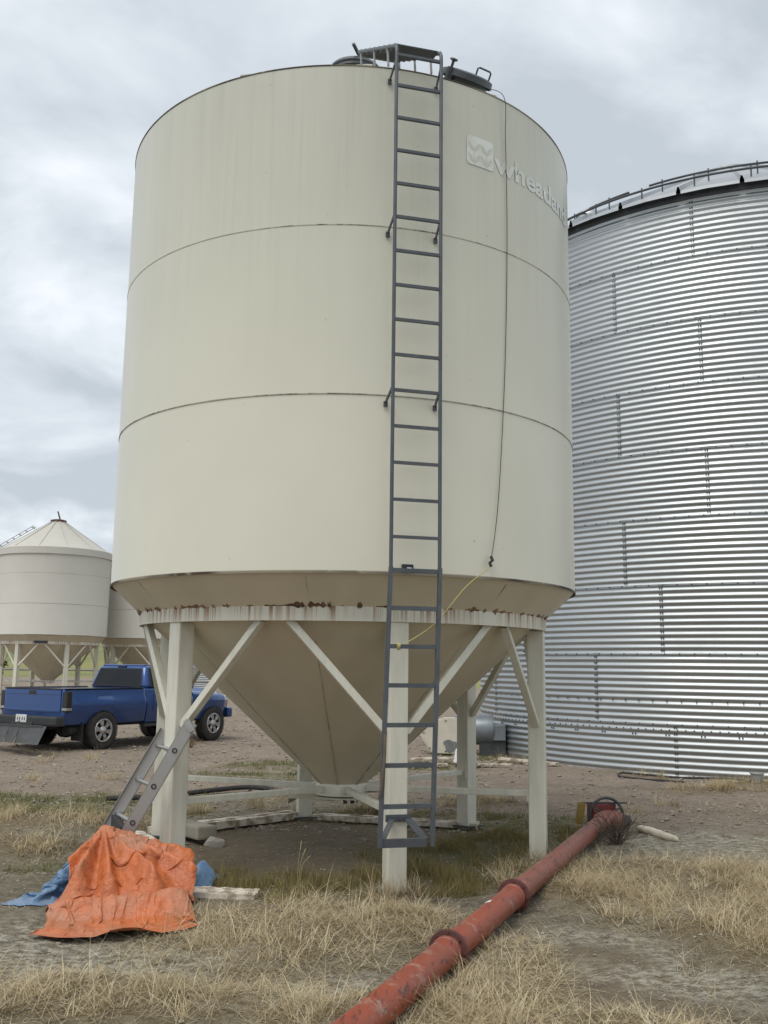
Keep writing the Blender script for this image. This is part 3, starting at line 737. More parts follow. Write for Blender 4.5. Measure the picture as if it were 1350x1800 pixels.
w2 = MB().tube([k0 + Vector((0, 0, .03)), k0 + Vector((.012, -.01, 0)), k0 + Vector((-.01, -.012, -.02)), k0 + Vector((.0, -.012, -.05))], .012, 6).build('knot', 'wire', w)
rope_end = org + lp(-.70, STOFF + .075, 1.752)
rp_ = [k0 + Vector((0, -.012, -.05)), k0.lerp(rope_end, .3) + Vector((0, -.05, -.02)), k0.lerp(rope_end, .65) + Vector((0, -.04, -.07)), rope_end]
yr = MB().tube(smooth_pts(rp_), .0035, 6).build('yellow_rope', 'yellow_rope')
tag(yr, 'thin yellow rope tied from the hanging wire to a ladder rung', 'rope')
tie = MB()
for q in range(3):
    c = rope_end + Vector((.008 * q - .02, 0, 0))
    tie.tube([c + Vector((.004 * math.sin(3 * t), .021 * math.cos(t), .021 * math.sin(t))) for t in np.linspace(0, 2 * PI, 9)[:-1]], .004, 5, closed=True)
tie.build('rope_knot', 'yellow_rope', yr)
tr = MB().tube(smooth_pts([org + lp(-1.30, STOFF + .10, 1.16) + Vector((0, -.03, 0)), org + lp(-1.38, STOFF + .12, .98) + Vector((.005, -.03, 0)), org + lp(-1.40, STOFF + .12, .80) + Vector((-.01, -.02, 0)), org + lp(-1.52, STOFF + .12, .74)]), .011, 6).build('rag_strap', 'twig')
tag(tr, 'dark worn strap wrapped on the lower rail of the access ladder', 'strap')

# ------------------------------------------------------------------ far hopper bins
def far_bin(x, y, rz, label, ladder_az=None):
    b = thing('hopper_bin', label, 'grain bin', (x, y, gz(x, y) + .02), rz, 'far hopper bins')
    zs = [2.297, 3.47, 4.62, 5.60]
    make_hopper(b, zs, 'white_paint_old', True)
    MB().lathe([(RB + .004, 5.38), (RB + .05, 5.36), (RB + .05, 5.62), (RB + .0, 5.66)], 128).build('eave_band', 'white_paint_old', b)
    zr_ = 5.60 + (RB - .26) * ROOF_T
    lid = MB().lathe([(0, zr_ + .11), (.2, zr_ + .10), (.31, zr_ + .07), (.31, zr_ + .02), (.27, zr_ + .02)], 32).build('peak_lid', 'flange_maroon', b)
    MB().bar((.1, -.02, zr_ + .1), (-.16, -.02, zr_ + .42), .05, .05).build('lid_arm', 'light_grey_steel', lid)
    if ladder_az is not None:
        a = ladder_az - rz; ra = Vector((math.cos(a), math.sin(a), 0)); ta = Vector((-math.sin(a), math.cos(a), 0))
        sl_ = (-ra + Vector((0, 0, ROOF_T))).normalized(); e = ra * (RB + .1) + Vector((0, 0, 5.78))
        rl = MB()
        for s in (-1, 1):
            rl.tube([ra * (RB + .12) + ta * s * .2 + Vector((0, 0, 2.4)), e + ta * s * .2, e + ta * s * .2 + sl_ * 1.6, e + ta * s * .2 + sl_ * 1.66 + Vector((.0, 0, -.2))], .016, 6)
        rl = rl.build('access_ladder', 'light_grey_steel', b)
        for k in range(6):
            MB().bar(e - ta * .2 + sl_ * (.1 + .28 * k), e + ta * .2 + sl_ * (.1 + .28 * k), .03, .03).build('rung', 'light_grey_steel', rl)
        for k in range(11):
            MB().bar(ra * (RB + .12) - ta * .2 + Vector((0, 0, 2.5 + .3 * k)), ra * (RB + .12) + ta * .2 + Vector((0, 0, 2.5 + .3 * k)), .03, .03).build('rung', 'light_grey_steel', rl)
    return b
bA = far_bin(-13.15, 38.0, R_(75 + 9), 'weathered white hopper bin with grey streaked cone roof standing behind the truck bed', R_(-172))
bB = far_bin(-10.15, 41.5, R_(75 - 7), 'white hopper bin numbered 8 behind the truck cab')
cu = bpy.data.curves.new('number', 'FONT'); cu.body = '8'; cu.size = .34; cu.extrude = .003; cu.align_x = 'CENTER'
to = bpy.data.objects.new('number_tmp', cu); C.objects.link(to)
dg = bpy.context.evaluated_depsgraph_get(); me = bpy.data.meshes.new_from_object(to.evaluated_get(dg)); bpy.data.objects.remove(to)
dirc = math.atan2(-41.5 + 0, 10.15 + .30) - R_(75 - 7)
me.transform(Matrix.Rotation(dirc, 4, 'Z') @ Matrix.Translation((RB + .01, 0, 2.36)) @ Matrix.Rotation(PI / 2, 4, 'Z') @ Matrix.Rotation(PI / 2, 4, 'X'))
me.materials.clear(); me.materials.append(MATS['black_plate']); me.name = 'bin_number'
obj('bin_number', me, None, bB)
sg = MB().box((0, 0, 0), (.01, .5, .10)).build('band_sign', 'dark_steel', bA)
aa = math.atan2(-38, 13.15) - R_(84) - .18
sg.location = pol(1.885, aa, 2.02); sg.rotation_euler = (0, 0, aa)
# ------------------------------------------------------------------ corrugated bin
GX, GY, GR = 7.816, 20.314, 5.714
RH = 1.118; GZ0 = 0.776; EAVE = 9.70
cb = thing('corrugated_bin', 'large galvanised corrugated steel bin with bolted sheets and ribbed cone roof', 'grain bin', (GX, GY, 0))
def corr_panel(name, waves, height, span, r0, seg=30, per=8, amp=.0110, over=R_(.55)):
    rows = waves * per + 1; vs = np.zeros((seg + 1, rows, 3)); zz_ = np.linspace(0, height, rows)
    for k in range(seg + 1):
        t = (span + over) * k / seg
        edge = .004 * (1 if k <= 1 else 0)
        r = r0 + edge + amp * np.arcsin(.95 * np.cos(zz_ / height * waves * 2 * PI)) / math.asin(.95)
        vs[k, :, 0] = r * math.cos(t); vs[k, :, 1] = r * math.sin(t); vs[k, :, 2] = zz_
    V = vs.reshape(-1, 3); i = np.arange(seg)[:, None] * rows + np.arange(rows - 1)[None]
    F = np.stack([i, i + rows, i + rows + 1, i + 1], -1).reshape(-1, 4)
    me_ = np_mesh(name, V, F); return me_
pan = corr_panel('sheet', 11, RH + .012, R_(30), GR)
pan0 = corr_panel('sheet', 9, GZ0 + .15, R_(30), GR + .004)
SEAM = {-1: -123.4, 0: -137.2, 1: -125.0, 2: -131.1, 3: -116.8, 4: -131.5, 5: -117.0, 6: -131.7, 7: -117.6}
def bolt_mesh(az_list, z_list, r0):
    """small dome bolts, joined"""
    b = MB()
    for a, z in zip(az_list, z_list):
        c = pol(r0, a, z); rd = Vector((math.cos(a), math.sin(a), 0)); tn = Vector((-math.sin(a), math.cos(a), 0)); u_ = Vector((0, 0, 1))
        ring_ = [c + (tn * math.cos(t) + u_ * math.sin(t)) * .014 for t in np.linspace(0, 2 * PI, 7)[:-1]]
        top_ = [c + rd * .012 + (tn * math.cos(t) + u_ * math.sin(t)) * .010 for t in np.linspace(0, 2 * PI, 7)[:-1]]
        b.add(ring_ + top_, [(i, (i + 1) % 6, 6 + (i + 1) % 6, 6 + i) for i in range(6)] + [(6, 7, 8, 9, 10, 11)])
    return b
for row, az in SEAM.items():
    zb = -.15 if row == -1 else GZ0 + row * RH
    me_ = pan0 if row == -1 else pan
    for k in range(12):
        o = obj('sheet', me_, 'galvanised', cb)
        o.location = (0, 0, zb + (.0 if row % 2 else .0)); o.rotation_euler = (0, 0, R_(az + 30 * k - .1))
        o.scale = (1 + .0004 * (row % 2), 1 + .0004 * (row % 2), 1)
    A, Z = [], []
    zt = GZ0 if row == -1 else zb + RH
    for a in np.arange(-176, -56, 2.35):
        A.append(R_(a)); Z.append(zt - .004)
    for k in range(-2, 3):
        sa = az + 30 * k
        if -178 < sa < -55:
            for j in range(11 if row >= 0 else 8):
                for dx in (.18, .52):
                    A.append(R_(sa + dx)); Z.append(zt - .0508 - j * .1016)
    if row == -1:
        for a in np.arange(-176, -56, 1.3): A.append(R_(a)); Z.append(zt - .09)
        for a in np.arange(-175, -56, 5.6):
            A += [R_(a), R_(a + .5)]; Z += [zt - .17] * 2
    if row == 0:
        for a in np.arange(-176, -56, 2.35): A.append(R_(a)); Z.append(zb + .36)
    tag(bolt_mesh(A, Z, GR + .012).build('bolts', 'dark_steel', cb), kind='stuff')
    # lap edges and weather seam at each vertical joint and each ring joint
    jr = MB()
    for k in range(-2, 3):
        sa = R_(az + 30 * k + .62)
        pts = []
        n_ = 60; h0 = zb; h1 = zt
        for j in range(n_ + 1):
            z = h0 + (h1 - h0) * j / n_
            pts.append(pol(GR + .006 + .0110 * math.asin(.95 * math.cos((z - zb) / .1027 * 2 * PI)) / math.asin(.95), sa, z))
        jr.tube(pts, .0035, 4)
    jr.build('lap_joint', 'fan_grey', cb)
    if row < 7:
        MB().lathe([(GR + .004, zt - .024), (GR + .0175, zt - .018), (GR + .0175, zt - .013), (GR + .004, zt - .010)], 180, a0=R_(-185), a1=R_(-45)).build('ring_lap', 'galvanised_roof', cb)
# inner wall keeps light out of the seams
MB().lathe([(GR - .03, -.15), (GR - .03, EAVE)], 96).build('inner_wall', 'dark_steel', cb)
# roof
RT = math.tan(R_(30.2)); RE = GR + .17
def roof_panel():
    b = MB(); w = R_(10); r1, r2_ = RE, .7
    def pt(r, t, h): return pol(r, t, EAVE + .03 + (RE - r) * RT + h)
    prof = [(.0, .0), (.022, .085), (.045, .085), (.075, .0), (.5, .006), (.93, .0), (1.0, .0)]
    rs = [r1, 4.4, 2.6, r2_]; vs = []
    for r in rs:
        for u, h in prof: vs.append(pt(r, w * u if True else 0, h * (.35 + .65 * r / RE)))
    n = len(prof)
    fs = [(i * n + j, i * n + j + 1, (i + 1) * n + j + 1, (i + 1) * n + j) for i in range(len(rs) - 1) for j in range(n - 1)]
    lip = [pt(r1, w * u, h - .05) for u, h in prof]; o = len(vs); vs += lip
    fs += [(j + 1, j, o + j, o + j + 1) for j in range(n - 1) if j not in (0, 1, 2)]
    return b.add(vs, fs).mesh('roof_panel')
rpm_ = roof_panel()
for k in range(36):
    o = obj('roof_panel', rpm_, 'galvanised_roof', cb); o.rotation_euler = (0, 0, R_(-129.3 + 10 * k))
MB().lathe([(GR - .02, EAVE - .09), (GR + .03, EAVE - .075), (GR + .035, EAVE + .02), (RE - .06, EAVE + .03), (GR - .1, EAVE + .10)], 144).build('eave_trim', 'dark_steel', cb)
MB().lathe([(0, EAVE + (RE - .75) * RT + .09), (.5, EAVE + (RE - .75) * RT + .085), (.75, EAVE + (RE - .75) * RT + .08), (.75, EAVE + (RE - .75) * RT - .05)], 48).build('roof_cap', 'galvanised_roof', cb)
def ring_pipe(rr_, h, a0, a1, name='guard_rail'):
    pts = [pol(rr_, a, EAVE + .03 + (RE - rr_) * RT + h) for a in np.linspace(R_(a0), R_(a1), 80)]
    g_ = MB().tube(pts, .022, 8).build(name, 'dark_steel', cb)
    for a in np.arange(a0 + 3, a1 - 2, 10):
        q = pol(rr_, R_(a), EAVE + .03 + (RE - rr_) * RT)
        MB().tube([q + Vector((0, 0, -.02)), q + Vector((0, 0, h + .05))], .014, 6).build('rail_post', 'dark_steel', g_)
ring_pipe(5.35, .16, -200, 20)
ring_pipe(4.75, .20, -128, 40)
ring_pipe(4.9, .20, -150, -132)
for a in (-141,):
    q = pol(5.1, R_(a), EAVE + (RE - 5.1) * RT - .05)
    MB().lathe([(0, .24), (.14, .22), (.23, .15), (.25, .07), (.25, -.12)], 24, Matrix.Translation(q)).build('roof_vent', 'galvanised_roof', cb)

# far corrugated bin
fb = thing('corrugated_bin', 'small bright corrugated steel bin glimpsed beyond the truck bonnet', 'grain bin', (-8.5, 58.0, gz(-8.5, 58)))
pf = corr_panel('sheet', 11, RH, R_(30), 3.6, 16, 6, .012)
for row in range(5):
    for k in range(12):
        o = obj('sheet', pf, 'galvanised', fb); o.location = (0, 0, row * RH - .1); o.rotation_euler = (0, 0, R_(30 * k + 15 * (row % 2)))
MB().lathe([(3.75, 5 * RH - .1), (.4, 5 * RH + 1.8), (0, 5 * RH + 1.85)], 48).build('roof', 'galvanised_roof', fb)

# ------------------------------------------------------------------ aeration fan at the bin wall
fan = thing('aeration_fan', 'beige and grey aeration fan with round duct joined to the corrugated bin', 'fan', (1.22, 18.6, gz(1.22, 18.6)), R_(-6))
hx = [(-.50, .40), (-.30, .10), (-.22, .02), (.30, .02), (.30, .62), (.25, .68), (-.02, .68), (-.46, .50)]
b = MB().prism(hx, -.16, .16); bo = b.build('housing', 'beige_panel', fan)
hx2 = [(x * .94 + .0, z * .95 + .012) for x, z in hx]
MB().prism(hx2, -.168, -.161).build('cover_panel', 'beige_panel', bo)
blob = [(.12 + .13 * (1 + .22 * math.sin(3 * t) + .15 * math.cos(5 * t)) * math.cos(t), .17 + .11 * (1 + .22 * math.sin(3 * t + 1)) * math.sin(t)) for t in np.linspace(0, 2 * PI, 22)[:-1]]
MB().prism(blob, -.176, -.169).build('patch', 'grey_patch', bo)
for x, z in ((-.28, .12), (-.40, .40), (.27, .60), (.27, .33), (.02, .63), (.02, .07)):
    MB().box((x, -.172, z), (.035, .012, .016)).build('latch', 'dark_steel', bo)
MB().lathe([(.0, -.28), (.27, -.28), (.28, -.26), (.28, .42), (.27, .46), (.0, .46)], 32, Matrix.Translation((.46, .12, .46)) @ Matrix.Rotation(PI / 2, 4, 'Y')).build('duct', 'fan_grey', fan)
MB().box((1.03, .08, .42), (.24, .36, .30), None, .02).build('transition', 'fan_grey', fan)
MB().box((.9, .1, .12), (.5, .3, .28)).build('base_frame', 'dark_steel', fan)

# ------------------------------------------------------------------ pickup truck
TS = 0.945
TH = math.atan2(.866, .5)
truck = thing('pickup_truck', 'dark blue single-cab pickup truck with black bumper parked on the gravel yard', 'truck', (-5.62, 18.92, gz(-5.4, 18.9)), TH)
def gtr():
    rr_ = Vector((-5.43, 18.76, 0)); side = Vector((math.sin(TH), -math.cos(TH), 0))
    return rr_ - side * (.87 * TS)
tl = gtr(); truck.location = (tl.x, tl.y, gz(-4.7, 20.2) - .01)
truck.scale = (TS, TS, TS)
TD = .775; TR_ = TD / 2
def loft(stations):
    """stations: (x, [(y,z)...] half profile from bottom centre to top centre); mirrored and capped"""
    b = MB(); rings = []
    for x, hp_ in stations:
        full = [(x, y, z) for y, z in hp_] + [(x, -y, z) for y, z in reversed(hp_)]
        rings.append(full)
    n = len(rings[0]); vs = [v for r in rings for v in r]
    fs = [(i * n + j, (i + 1) * n + j, (i + 1) * n + (j + 1) % n, i * n + (j + 1) % n) for i in range(len(rings) - 1) for j in range(n)]
    fs += [tuple(range(n)), tuple((len(rings) - 1) * n + j for j in range(n))[::-1]]
    return b.add(vs, fs, True)
def finish(o, cutters=(), bevel=.018, angle=35):
    bm_ = bmesh.new(); bm_.from_mesh(o.data); bmesh.ops.recalc_face_normals(bm_, faces=bm_.faces); bm_.to_mesh(o.data); bm_.free()
    for c in cutters:
        md = o.modifiers.new('cut', 'BOOLEAN'); md.operation = 'DIFFERENCE'; md.object = c; md.solver = 'EXACT'
    md = o.modifiers.new('bev', 'BEVEL'); md.width = bevel; md.segments = 3; md.limit_method = 'ANGLE'; md.angle_limit = R_(angle)
    bpy.context.view_layer.update()
    dg_ = bpy.context.evaluated_depsgraph_get()
    me_ = bpy.data.meshes.new_from_object(o.evaluated_get(dg_)); mats = list(o.data.materials)
    o.modifiers.clear(); old = o.data; o.data = me_
    if not me_.materials:
        for q in mats: me_.materials.append(q)
    me_.polygons.foreach_set('use_smooth', [True] * len(me_.polygons))
    try: me_.set_sharp_from_angle(angle=R_(40))
    except Exception: pass
def side_profile(x, top, wid, bulge, zbot):
    return [(0, zbot), (wid - .10, zbot), (wid - .035, zbot + .03), (wid - .012, zbot + .20), (wid + bulge * .3, .78), (wid + bulge, .90), (wid + bulge * .6, 1.00), (wid - .03, 1.07),
            (wid - .045, top - .06), (wid - .06, top - .012), (wid - .10, top), (0, top)]
cut = []
def cyl_cut(x, r, y0, y1, z=TR_ + .03):
    c = MB().lathe([(0, y0), (r, y0), (r, y1), (0, y1)], 40, Matrix.Translation((x, 0, z)) @ Matrix.Rotation(-PI / 2, 4, 'X'), smooth=False).build('cutter', 'black_rubber', None)
    return c
WB = 3.43
cr = [cyl_cut(0, .475, .58, 1.3), cyl_cut(0, .475, -1.3, -.58)]
cf = [cyl_cut(WB, .47, .55, 1.3), cyl_cut(WB, .47, -1.3, -.55)]
bedcut = MB().box((.12, 0, 1.25), (2.06, 1.60, 1.0)).build('cutter', 'black_rubber', None)
st = []
for x in np.linspace(-.98, 1.22, 24):
    bul = .055 * math.exp(-((x) / .62) ** 2) + .012
    wd = .955 - .03 * sst(-.8, -.98, np.array(x)).item()
    st.append((x, side_profile(x, 1.22, wd, bul, .50)))
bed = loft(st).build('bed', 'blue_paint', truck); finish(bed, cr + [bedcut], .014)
st = []
for x in np.linspace(1.245, 2.72, 12):
    st.append((x, side_profile(x, 1.21, .955, .014, .47)))
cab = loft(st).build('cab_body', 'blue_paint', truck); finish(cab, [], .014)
st = []
for x in np.linspace(2.735, 4.06, 26):
    t = (x - 2.735) / 1.325
    bul = .07 * math.exp(-((x - WB) / .6) ** 2) + .01
    wd = .95 - .10 * sst(.78, 1.0, np.array(t)).item()
    ft = 1.12 - .07 * t - .05 * sst(.8, 1.0, np.array(t)).item(); ht = 1.25 - .06 * t - .09 * sst(.86, 1.0, np.array(t)).item()
    zb_ = .47
    st.append((x, [(0, zb_), (wd - .10, zb_), (wd - .03, zb_ + .03), (wd - .01, .66), (wd + bul * .5, .80), (wd + bul, .92), (wd + bul * .4, ft - .05), (wd - .05, ft), (wd - .24, ft + .005), (.62, ft + .03), (.52, ht - .02), (0, ht)]))
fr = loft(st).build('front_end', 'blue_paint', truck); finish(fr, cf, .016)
for c in cr + cf + [bedcut]: bpy.data.objects.remove(c)
# greenhouse
def quad_solid(b, bot, top):
    return b.add(list(bot) + list(top), [(0, 3, 2, 1), (4, 5, 6, 7), (0, 1, 5, 4), (1, 2, 6, 5), (2, 3, 7, 6), (3, 0, 4, 7)])
zb_, zt_ = 1.205, 1.70
bot = [(1.26, -.87, zb_), (2.66, -.87, zb_), (2.66, .87, zb_), (1.26, .87, zb_)]
top = [(1.40, -.71, zt_), (2.08, -.69, zt_), (2.08, .69, zt_), (1.40, .71, zt_)]
gh = quad_solid(MB(), bot, top).build('cab_top', 'blue_paint', truck); finish(gh, [], .095, 20)
rf = MB().box((1.74, 0, 1.695), (.60, 1.26, .05), None, .022).build('roof_crown', 'blue_paint', truck)
def panel_on(a, b_, c, d, mat, name, off, thick=.012, inset=.0):
    a, b_, c, d = map(Vector, (a, b_, c, d)); n_ = (b_ - a).cross(d - a).normalized()
    P = [a, b_, c, d]; return quad_solid(MB(), [q + n_ * (off - thick) for q in P], [q + n_ * off for q in P]).build(name, mat, truck)
def lerp3(P, u, v):
    a, b_, c, d = map(Vector, P); return (a.lerp(b_, u)).lerp(d.lerp(c, u), v)
def window(P, u0, u1, v0, v1, name):
    q = [lerp3(P, *uv) for uv in ((u0, v0), (u1, v0), (u1, v1), (u0, v1))]
    w_ = panel_on(*q, 'dark_glass', name, .010)
    fr_ = MB()
    for i in range(4): fr_.bar(q[i], q[(i + 1) % 4], .022, .03)
    fr_.build('window_seal', 'black_rubber', w_); return w_
rear = [bot[3], bot[0], top[0], top[3]]
window(rear, .08, .92, .10, .84, 'rear_window')
rt_side = [bot[0], bot[1], top[1], top[0]]
window(rt_side, .13, .66, .08, .86, 'side_window')
lf_side = [bot[2], bot[3], top[3], top[2]]
window(lf_side, .34, .87, .08, .86, 'side_window')
wind = [bot[1], bot[2], top[2], top[1]]
window(wind, .05, .95, .06, .92, 'windscreen')
MB().box((1.405, 0, 1.675), (.04, .26, .035), None, .008).build('brake_light', 'smoked_lens', truck)
# door seams and handle, mirror, sill, antenna
for s in (-1, 1):
    MB().box((1.42, s * .968, .96), (.008, .006, .46)).build('door_seam', 'black_rubber', truck)
    MB().box((2.62, s * .968, .88), (.008, .006, .62)).build('door_seam', 'black_rubber', truck)
    MB().box((1.54, s * .972, 1.08), (.13, .02, .04), None, .006).build('door_handle', 'black_rubber', truck)
    MB().box((2.40, s * 1.08, 1.30), (.10, .22, .20), None, .03).build('mirror', 'black_rubber', truck)
    MB().bar((2.45, s * .90, 1.24), (2.45, s * 1.05, 1.26), .04, .04).build('mirror_arm', 'black_rubber', truck)
    MB().box((1.95, s * .93, .44), (1.55, .07, .06), None, .01).build('sill', 'black_bumper', truck)
    tlamp = MB().box((-.915, s * .905, .97), (.14, .125, .40), None, .02).build('tail_lamp', 'smoked_lens', truck)
    MB().box((-.916, s * .905, .83), (.144, .129, .05), None, .004).build('reverse_lens', 'light_grey_steel', tlamp)
    MB().box((4.04, s * .72, .92), (.10, .28, .20), None, .03).build('headlight', 'chrome', truck)
    MB().bar((-.9, s * .972, .775), (1.2, s * .972, .775), .004, .012).build('body_crease', 'blue_paint', truck)
    MB().box((-.52, s * .80, .38), (.02, .32, .36)).build('mud_flap', 'black_rubber', truck)
MB().tube([(2.7, -.80, 1.15), (2.55, -.80, 1.75)], .006, 5).build('antenna', 'dark_steel', truck)
# tailgate
tg = MB().box((-.982, 0, .98), (.035, 1.62, .44), None, .012).build('tailgate', 'blue_paint', truck)
MB().box((-.998, 0, 1.15), (.016, 1.60, .09), None, .006).build('tailgate_ridge', 'blue_paint', tg)
MB().box((-.998, 0, .80), (.02, 1.60, .035), None, .008).build('tailgate_ridge', 'blue_paint', tg)
MB().box((-1.003, 0, 1.145), (.02, .20, .075), None, .008).build('tailgate_handle', 'black_rubber', tg)
MB().box((-.97, 0, 1.215), (.06, 1.64, .03), None, .008).build('rail_cap', 'black_rubber', tg)
for s in (-1, 1): MB().box((.12, s * .86, 1.225), (2.15, .11, .014), None, .004).build('bed_rail_cap', 'black_rubber', truck)
# bumpers
rb = MB().box((-1.10, 0, .60), (.22, 1.92, .19), None, .035)
rb.box((-1.16, 0, .535), (.16, .62, .07), None, .02)
rbo = rb.build('rear_bumper', 'black_bumper', truck)
pl = MB().box((-1.217, 0.03, .64), (.008, .31, .155), None, .002).build('number_plate', 'plate_white', rbo)
for k, y in enumerate((-.09, -.03, .05, .11)):
    MB().box((-1.2225, y + .02, .635), (.002, .022, .06)).build('plate_mark', 'black_plate', pl)
MB().box((4.10, 0, .62), (.20, 1.86, .24), None, .05).build('front_bumper', 'blue_paint', truck)
MB().box((4.06, 0, .95), (.10, .95, .26), None, .03).build('grille', 'dark_steel', truck)
MB().box((1.6, 0, .52), (5.2, 1.15, .16)).build('chassis', 'black_rubber', truck)
MB().tube([(-.02, -.78, .39), (-.02, .78, .39)], .07, 10).build('axle', 'black_rubber', truck)
MB().lathe([(0, -.16), (.17, -.14), (.19, 0), (.17, .14), (0, .16)], 20, Matrix.Translation((-.02, .05, .39)) @ Matrix.Rotation(PI / 2, 4, 'Y')).build('differential', 'black_rubber', truck)
MB().tube([(-.30, -.72, .43), (-.80, -.78, .40)], .09, 14).build('exhaust_tip', 'black_rubber', truck)
# wheels
tp = []
for k in range(9):
    t = -PI / 2 + PI * k / 8; tp.append((TR_ - .035 + .035 * math.cos(t), .115 * math.sin(t) / 1.0))
ty = MB().lathe([(.225, -.115), (.30, -.13), (TR_ - .03, -.125), (TR_ - .008, -.105), (TR_, -.08), (TR_, .08), (TR_ - .008, .105), (TR_ - .03, .125), (.30, .13), (.225, .115)], 56)
for k in range(56):
    t = 2 * PI * k / 56
    for s in (-1, 1):
        ty.box((math.cos(t) * (TR_ + .002), math.sin(t) * (TR_ + .002), s * .085), (.016, .024, .07), Matrix.Rotation(t, 3, 'Z'))
ty_me = ty.mesh('tyre'); ty_me.materials.append(MATS['tyre'])
rim = MB().lathe([(.228, .11), (.232, .125), (.212, .122), (.20, .09), (.195, .02), (.0, .02)], 48)
rim_me = rim.mesh('rim'); rim_me.materials.append(MATS['dark_steel'])
lipm = MB().lathe([(.231, .10), (.237, .128), (.205, .130), (.200, .10)], 48)
for k in range(6):
    t = 2 * PI * k / 6
    d = Vector((math.cos(t), math.sin(t), 0)); pdir = Vector((-math.sin(t), math.cos(t), 0))
    P0, P1 = d * .06 + Vector((0, 0, .115)), d * .205 + Vector((0, 0, .118))
    vs = []
    for P, w_ in ((P0, .032), (d * .13 + Vector((0, 0, .125)), .036), (P1, .066)):
        vs += [P - pdir * w_, P + pdir * w_, P + pdir * w_ * .8 - Vector((0, 0, .05)), P - pdir * w_ * .8 - Vector((0, 0, .05))]
    fs = [(0, 1, 2, 3), (8, 11, 10, 9)] + [(i * 4 + j, i * 4 + (j + 1) % 4, (i + 1) * 4 + (j + 1) % 4, (i + 1) * 4 + j) for i in range(2) for j in range(4)]
    lipm.add(vs, fs)
lipm.lathe([(0, .155), (.035, .152), (.05, .135), (.085, .122), (.09, .09)], 24)
lip_me = lipm.mesh('spokes'); lip_me.materials.append(MATS['alloy'])
for x in (0, WB):
    for s in (-1, 1):
        wo = obj('wheel', ty_me, None, truck); wo.location = (x, s * .87, TR_); wo.rotation_euler = (-s * PI / 2, .3 * x + .2, 0)
        obj('rim', rim_me, None, wo); obj('spokes', lip_me, None, wo)
# rubber rock guard hung on the hitch
hg = MB().bar((-1.42, .95, .50), (-1.42, -.87, .50), .04, .05).build('flap_bar', 'dark_steel', truck)
MB().bar((-1.05, 0, .46), (-1.46, 0, .46), .06, .06).build('hitch', 'dark_steel', truck)
MB().lathe([(0, .06), (.028, .045), (.03, .02), (.02, 0), (.02, -.04), (0, -.04)], 14, Matrix.Translation((-1.35, -.06, .56))).build('tow_ball', 'chrome', truck)
rk = random.Random(4)
for k in range(13):
    y = .93 - k * .1465; dz = -.30 - .02 * rk.random(); dx = -.10 - .05 * rk.random() - (.06 if k > 9 else 0)
    q = [(-1.445, y, .53), (-1.445, y - .152, .53), (-1.46 + dx * .35, y - .152, .38), (-1.46 + dx * .35, y, .38), (-1.46 + dx, y - .148 - (.03 if k > 8 else 0), .52 + dz), (-1.46 + dx, y - (.02 if k > 8 else 0), .52 + dz - .01 * rk.random())]
    t = Vector((-.008, 0, 0)); q = [Vector(v) for v in q]
    MB().add(q + [v + t for v in q], [(0, 1, 2, 3), (3, 2, 4, 5), (7, 6, 9, 8), (8, 9, 11, 10), (0, 3, 9, 6), (3, 5, 11, 9), (1, 7, 8, 2), (2, 8, 10, 4), (0, 6, 7, 1), (4, 10, 11, 5)]).build('rubber_flap', 'rubber_flap', truck)
MB().box((-1.455, .03, .455), (.03, 1.84, .17), Matrix.Rotation(R_(-6), 3, 'Y')).build('flap_strip', 'rubber_flap', truck)
# ------------------------------------------------------------------ aluminium ladder leaning on the leg
al = thing('aluminium_ladder', 'short aluminium ladder section leaning on a cream bin leg above the tarp', 'ladder', (-2.05, 7.7, 0))
ao = Vector((-2.05, 7.7, 0))
dl = Vector((.63, 0, 1.15)).normalized(); nl = Vector((-dl.z, 0, dl.x))
for y in (7.485, 7.945):
    sgn = 1 if y > 7.7 else -1
    base = Vector((-2.115 - (.245 if sgn > 0 else 0), y, -.02)) - ao; L = 1.36 if sgn < 0 else 1.25
    r = MB().bar(base, base + dl * L, .006, .088, nl)
    for s in (-1, 1):
        r.bar(base + nl * s * .045 + Vector((0, -sgn * .014, 0)), base + nl * s * .045 + dl * L + Vector((0, -sgn * .014, 0)), .034, .005, nl)
    ro = r.build('rail', 'aluminium', al)
    if sgn < 0:
        for k in range(4):
            c = base + dl * (.20 + .305 * k)
            MB().lathe([(.019, .0), (.021, .006), (.012, .007)], 16, Matrix.Translation(c + Vector((0, -.003, 0))) @ Matrix.Rotation(PI / 2, 4, 'X')).build('rung_collar', 'black_rubber', ro)
        MB().box(base + dl * 1.33, (.05, .04, .10), Matrix.Rotation(-R_(29), 3, 'Y')).build('end_cap', 'light_grey_steel', ro)
for k in range(4):
    c = Vector((-2.115, 0, -.02)) - Vector((ao.x, 0, 0)) + dl * (.20 + .305 * k)
    MB().tube([c + Vector((0, 7.49 - 7.7, 0)), c + Vector((-.245, 7.94 - 7.7, 0))], .016, 10).build('rung', 'aluminium', al)
MB().bar(Vector((-2.34, 7.92, -.02)) - ao + dl * .44, Vector((-2.15, 7.56, -.02)) - ao + dl * .40, .05, .10).build('foot_pad', 'black_rubber', al)

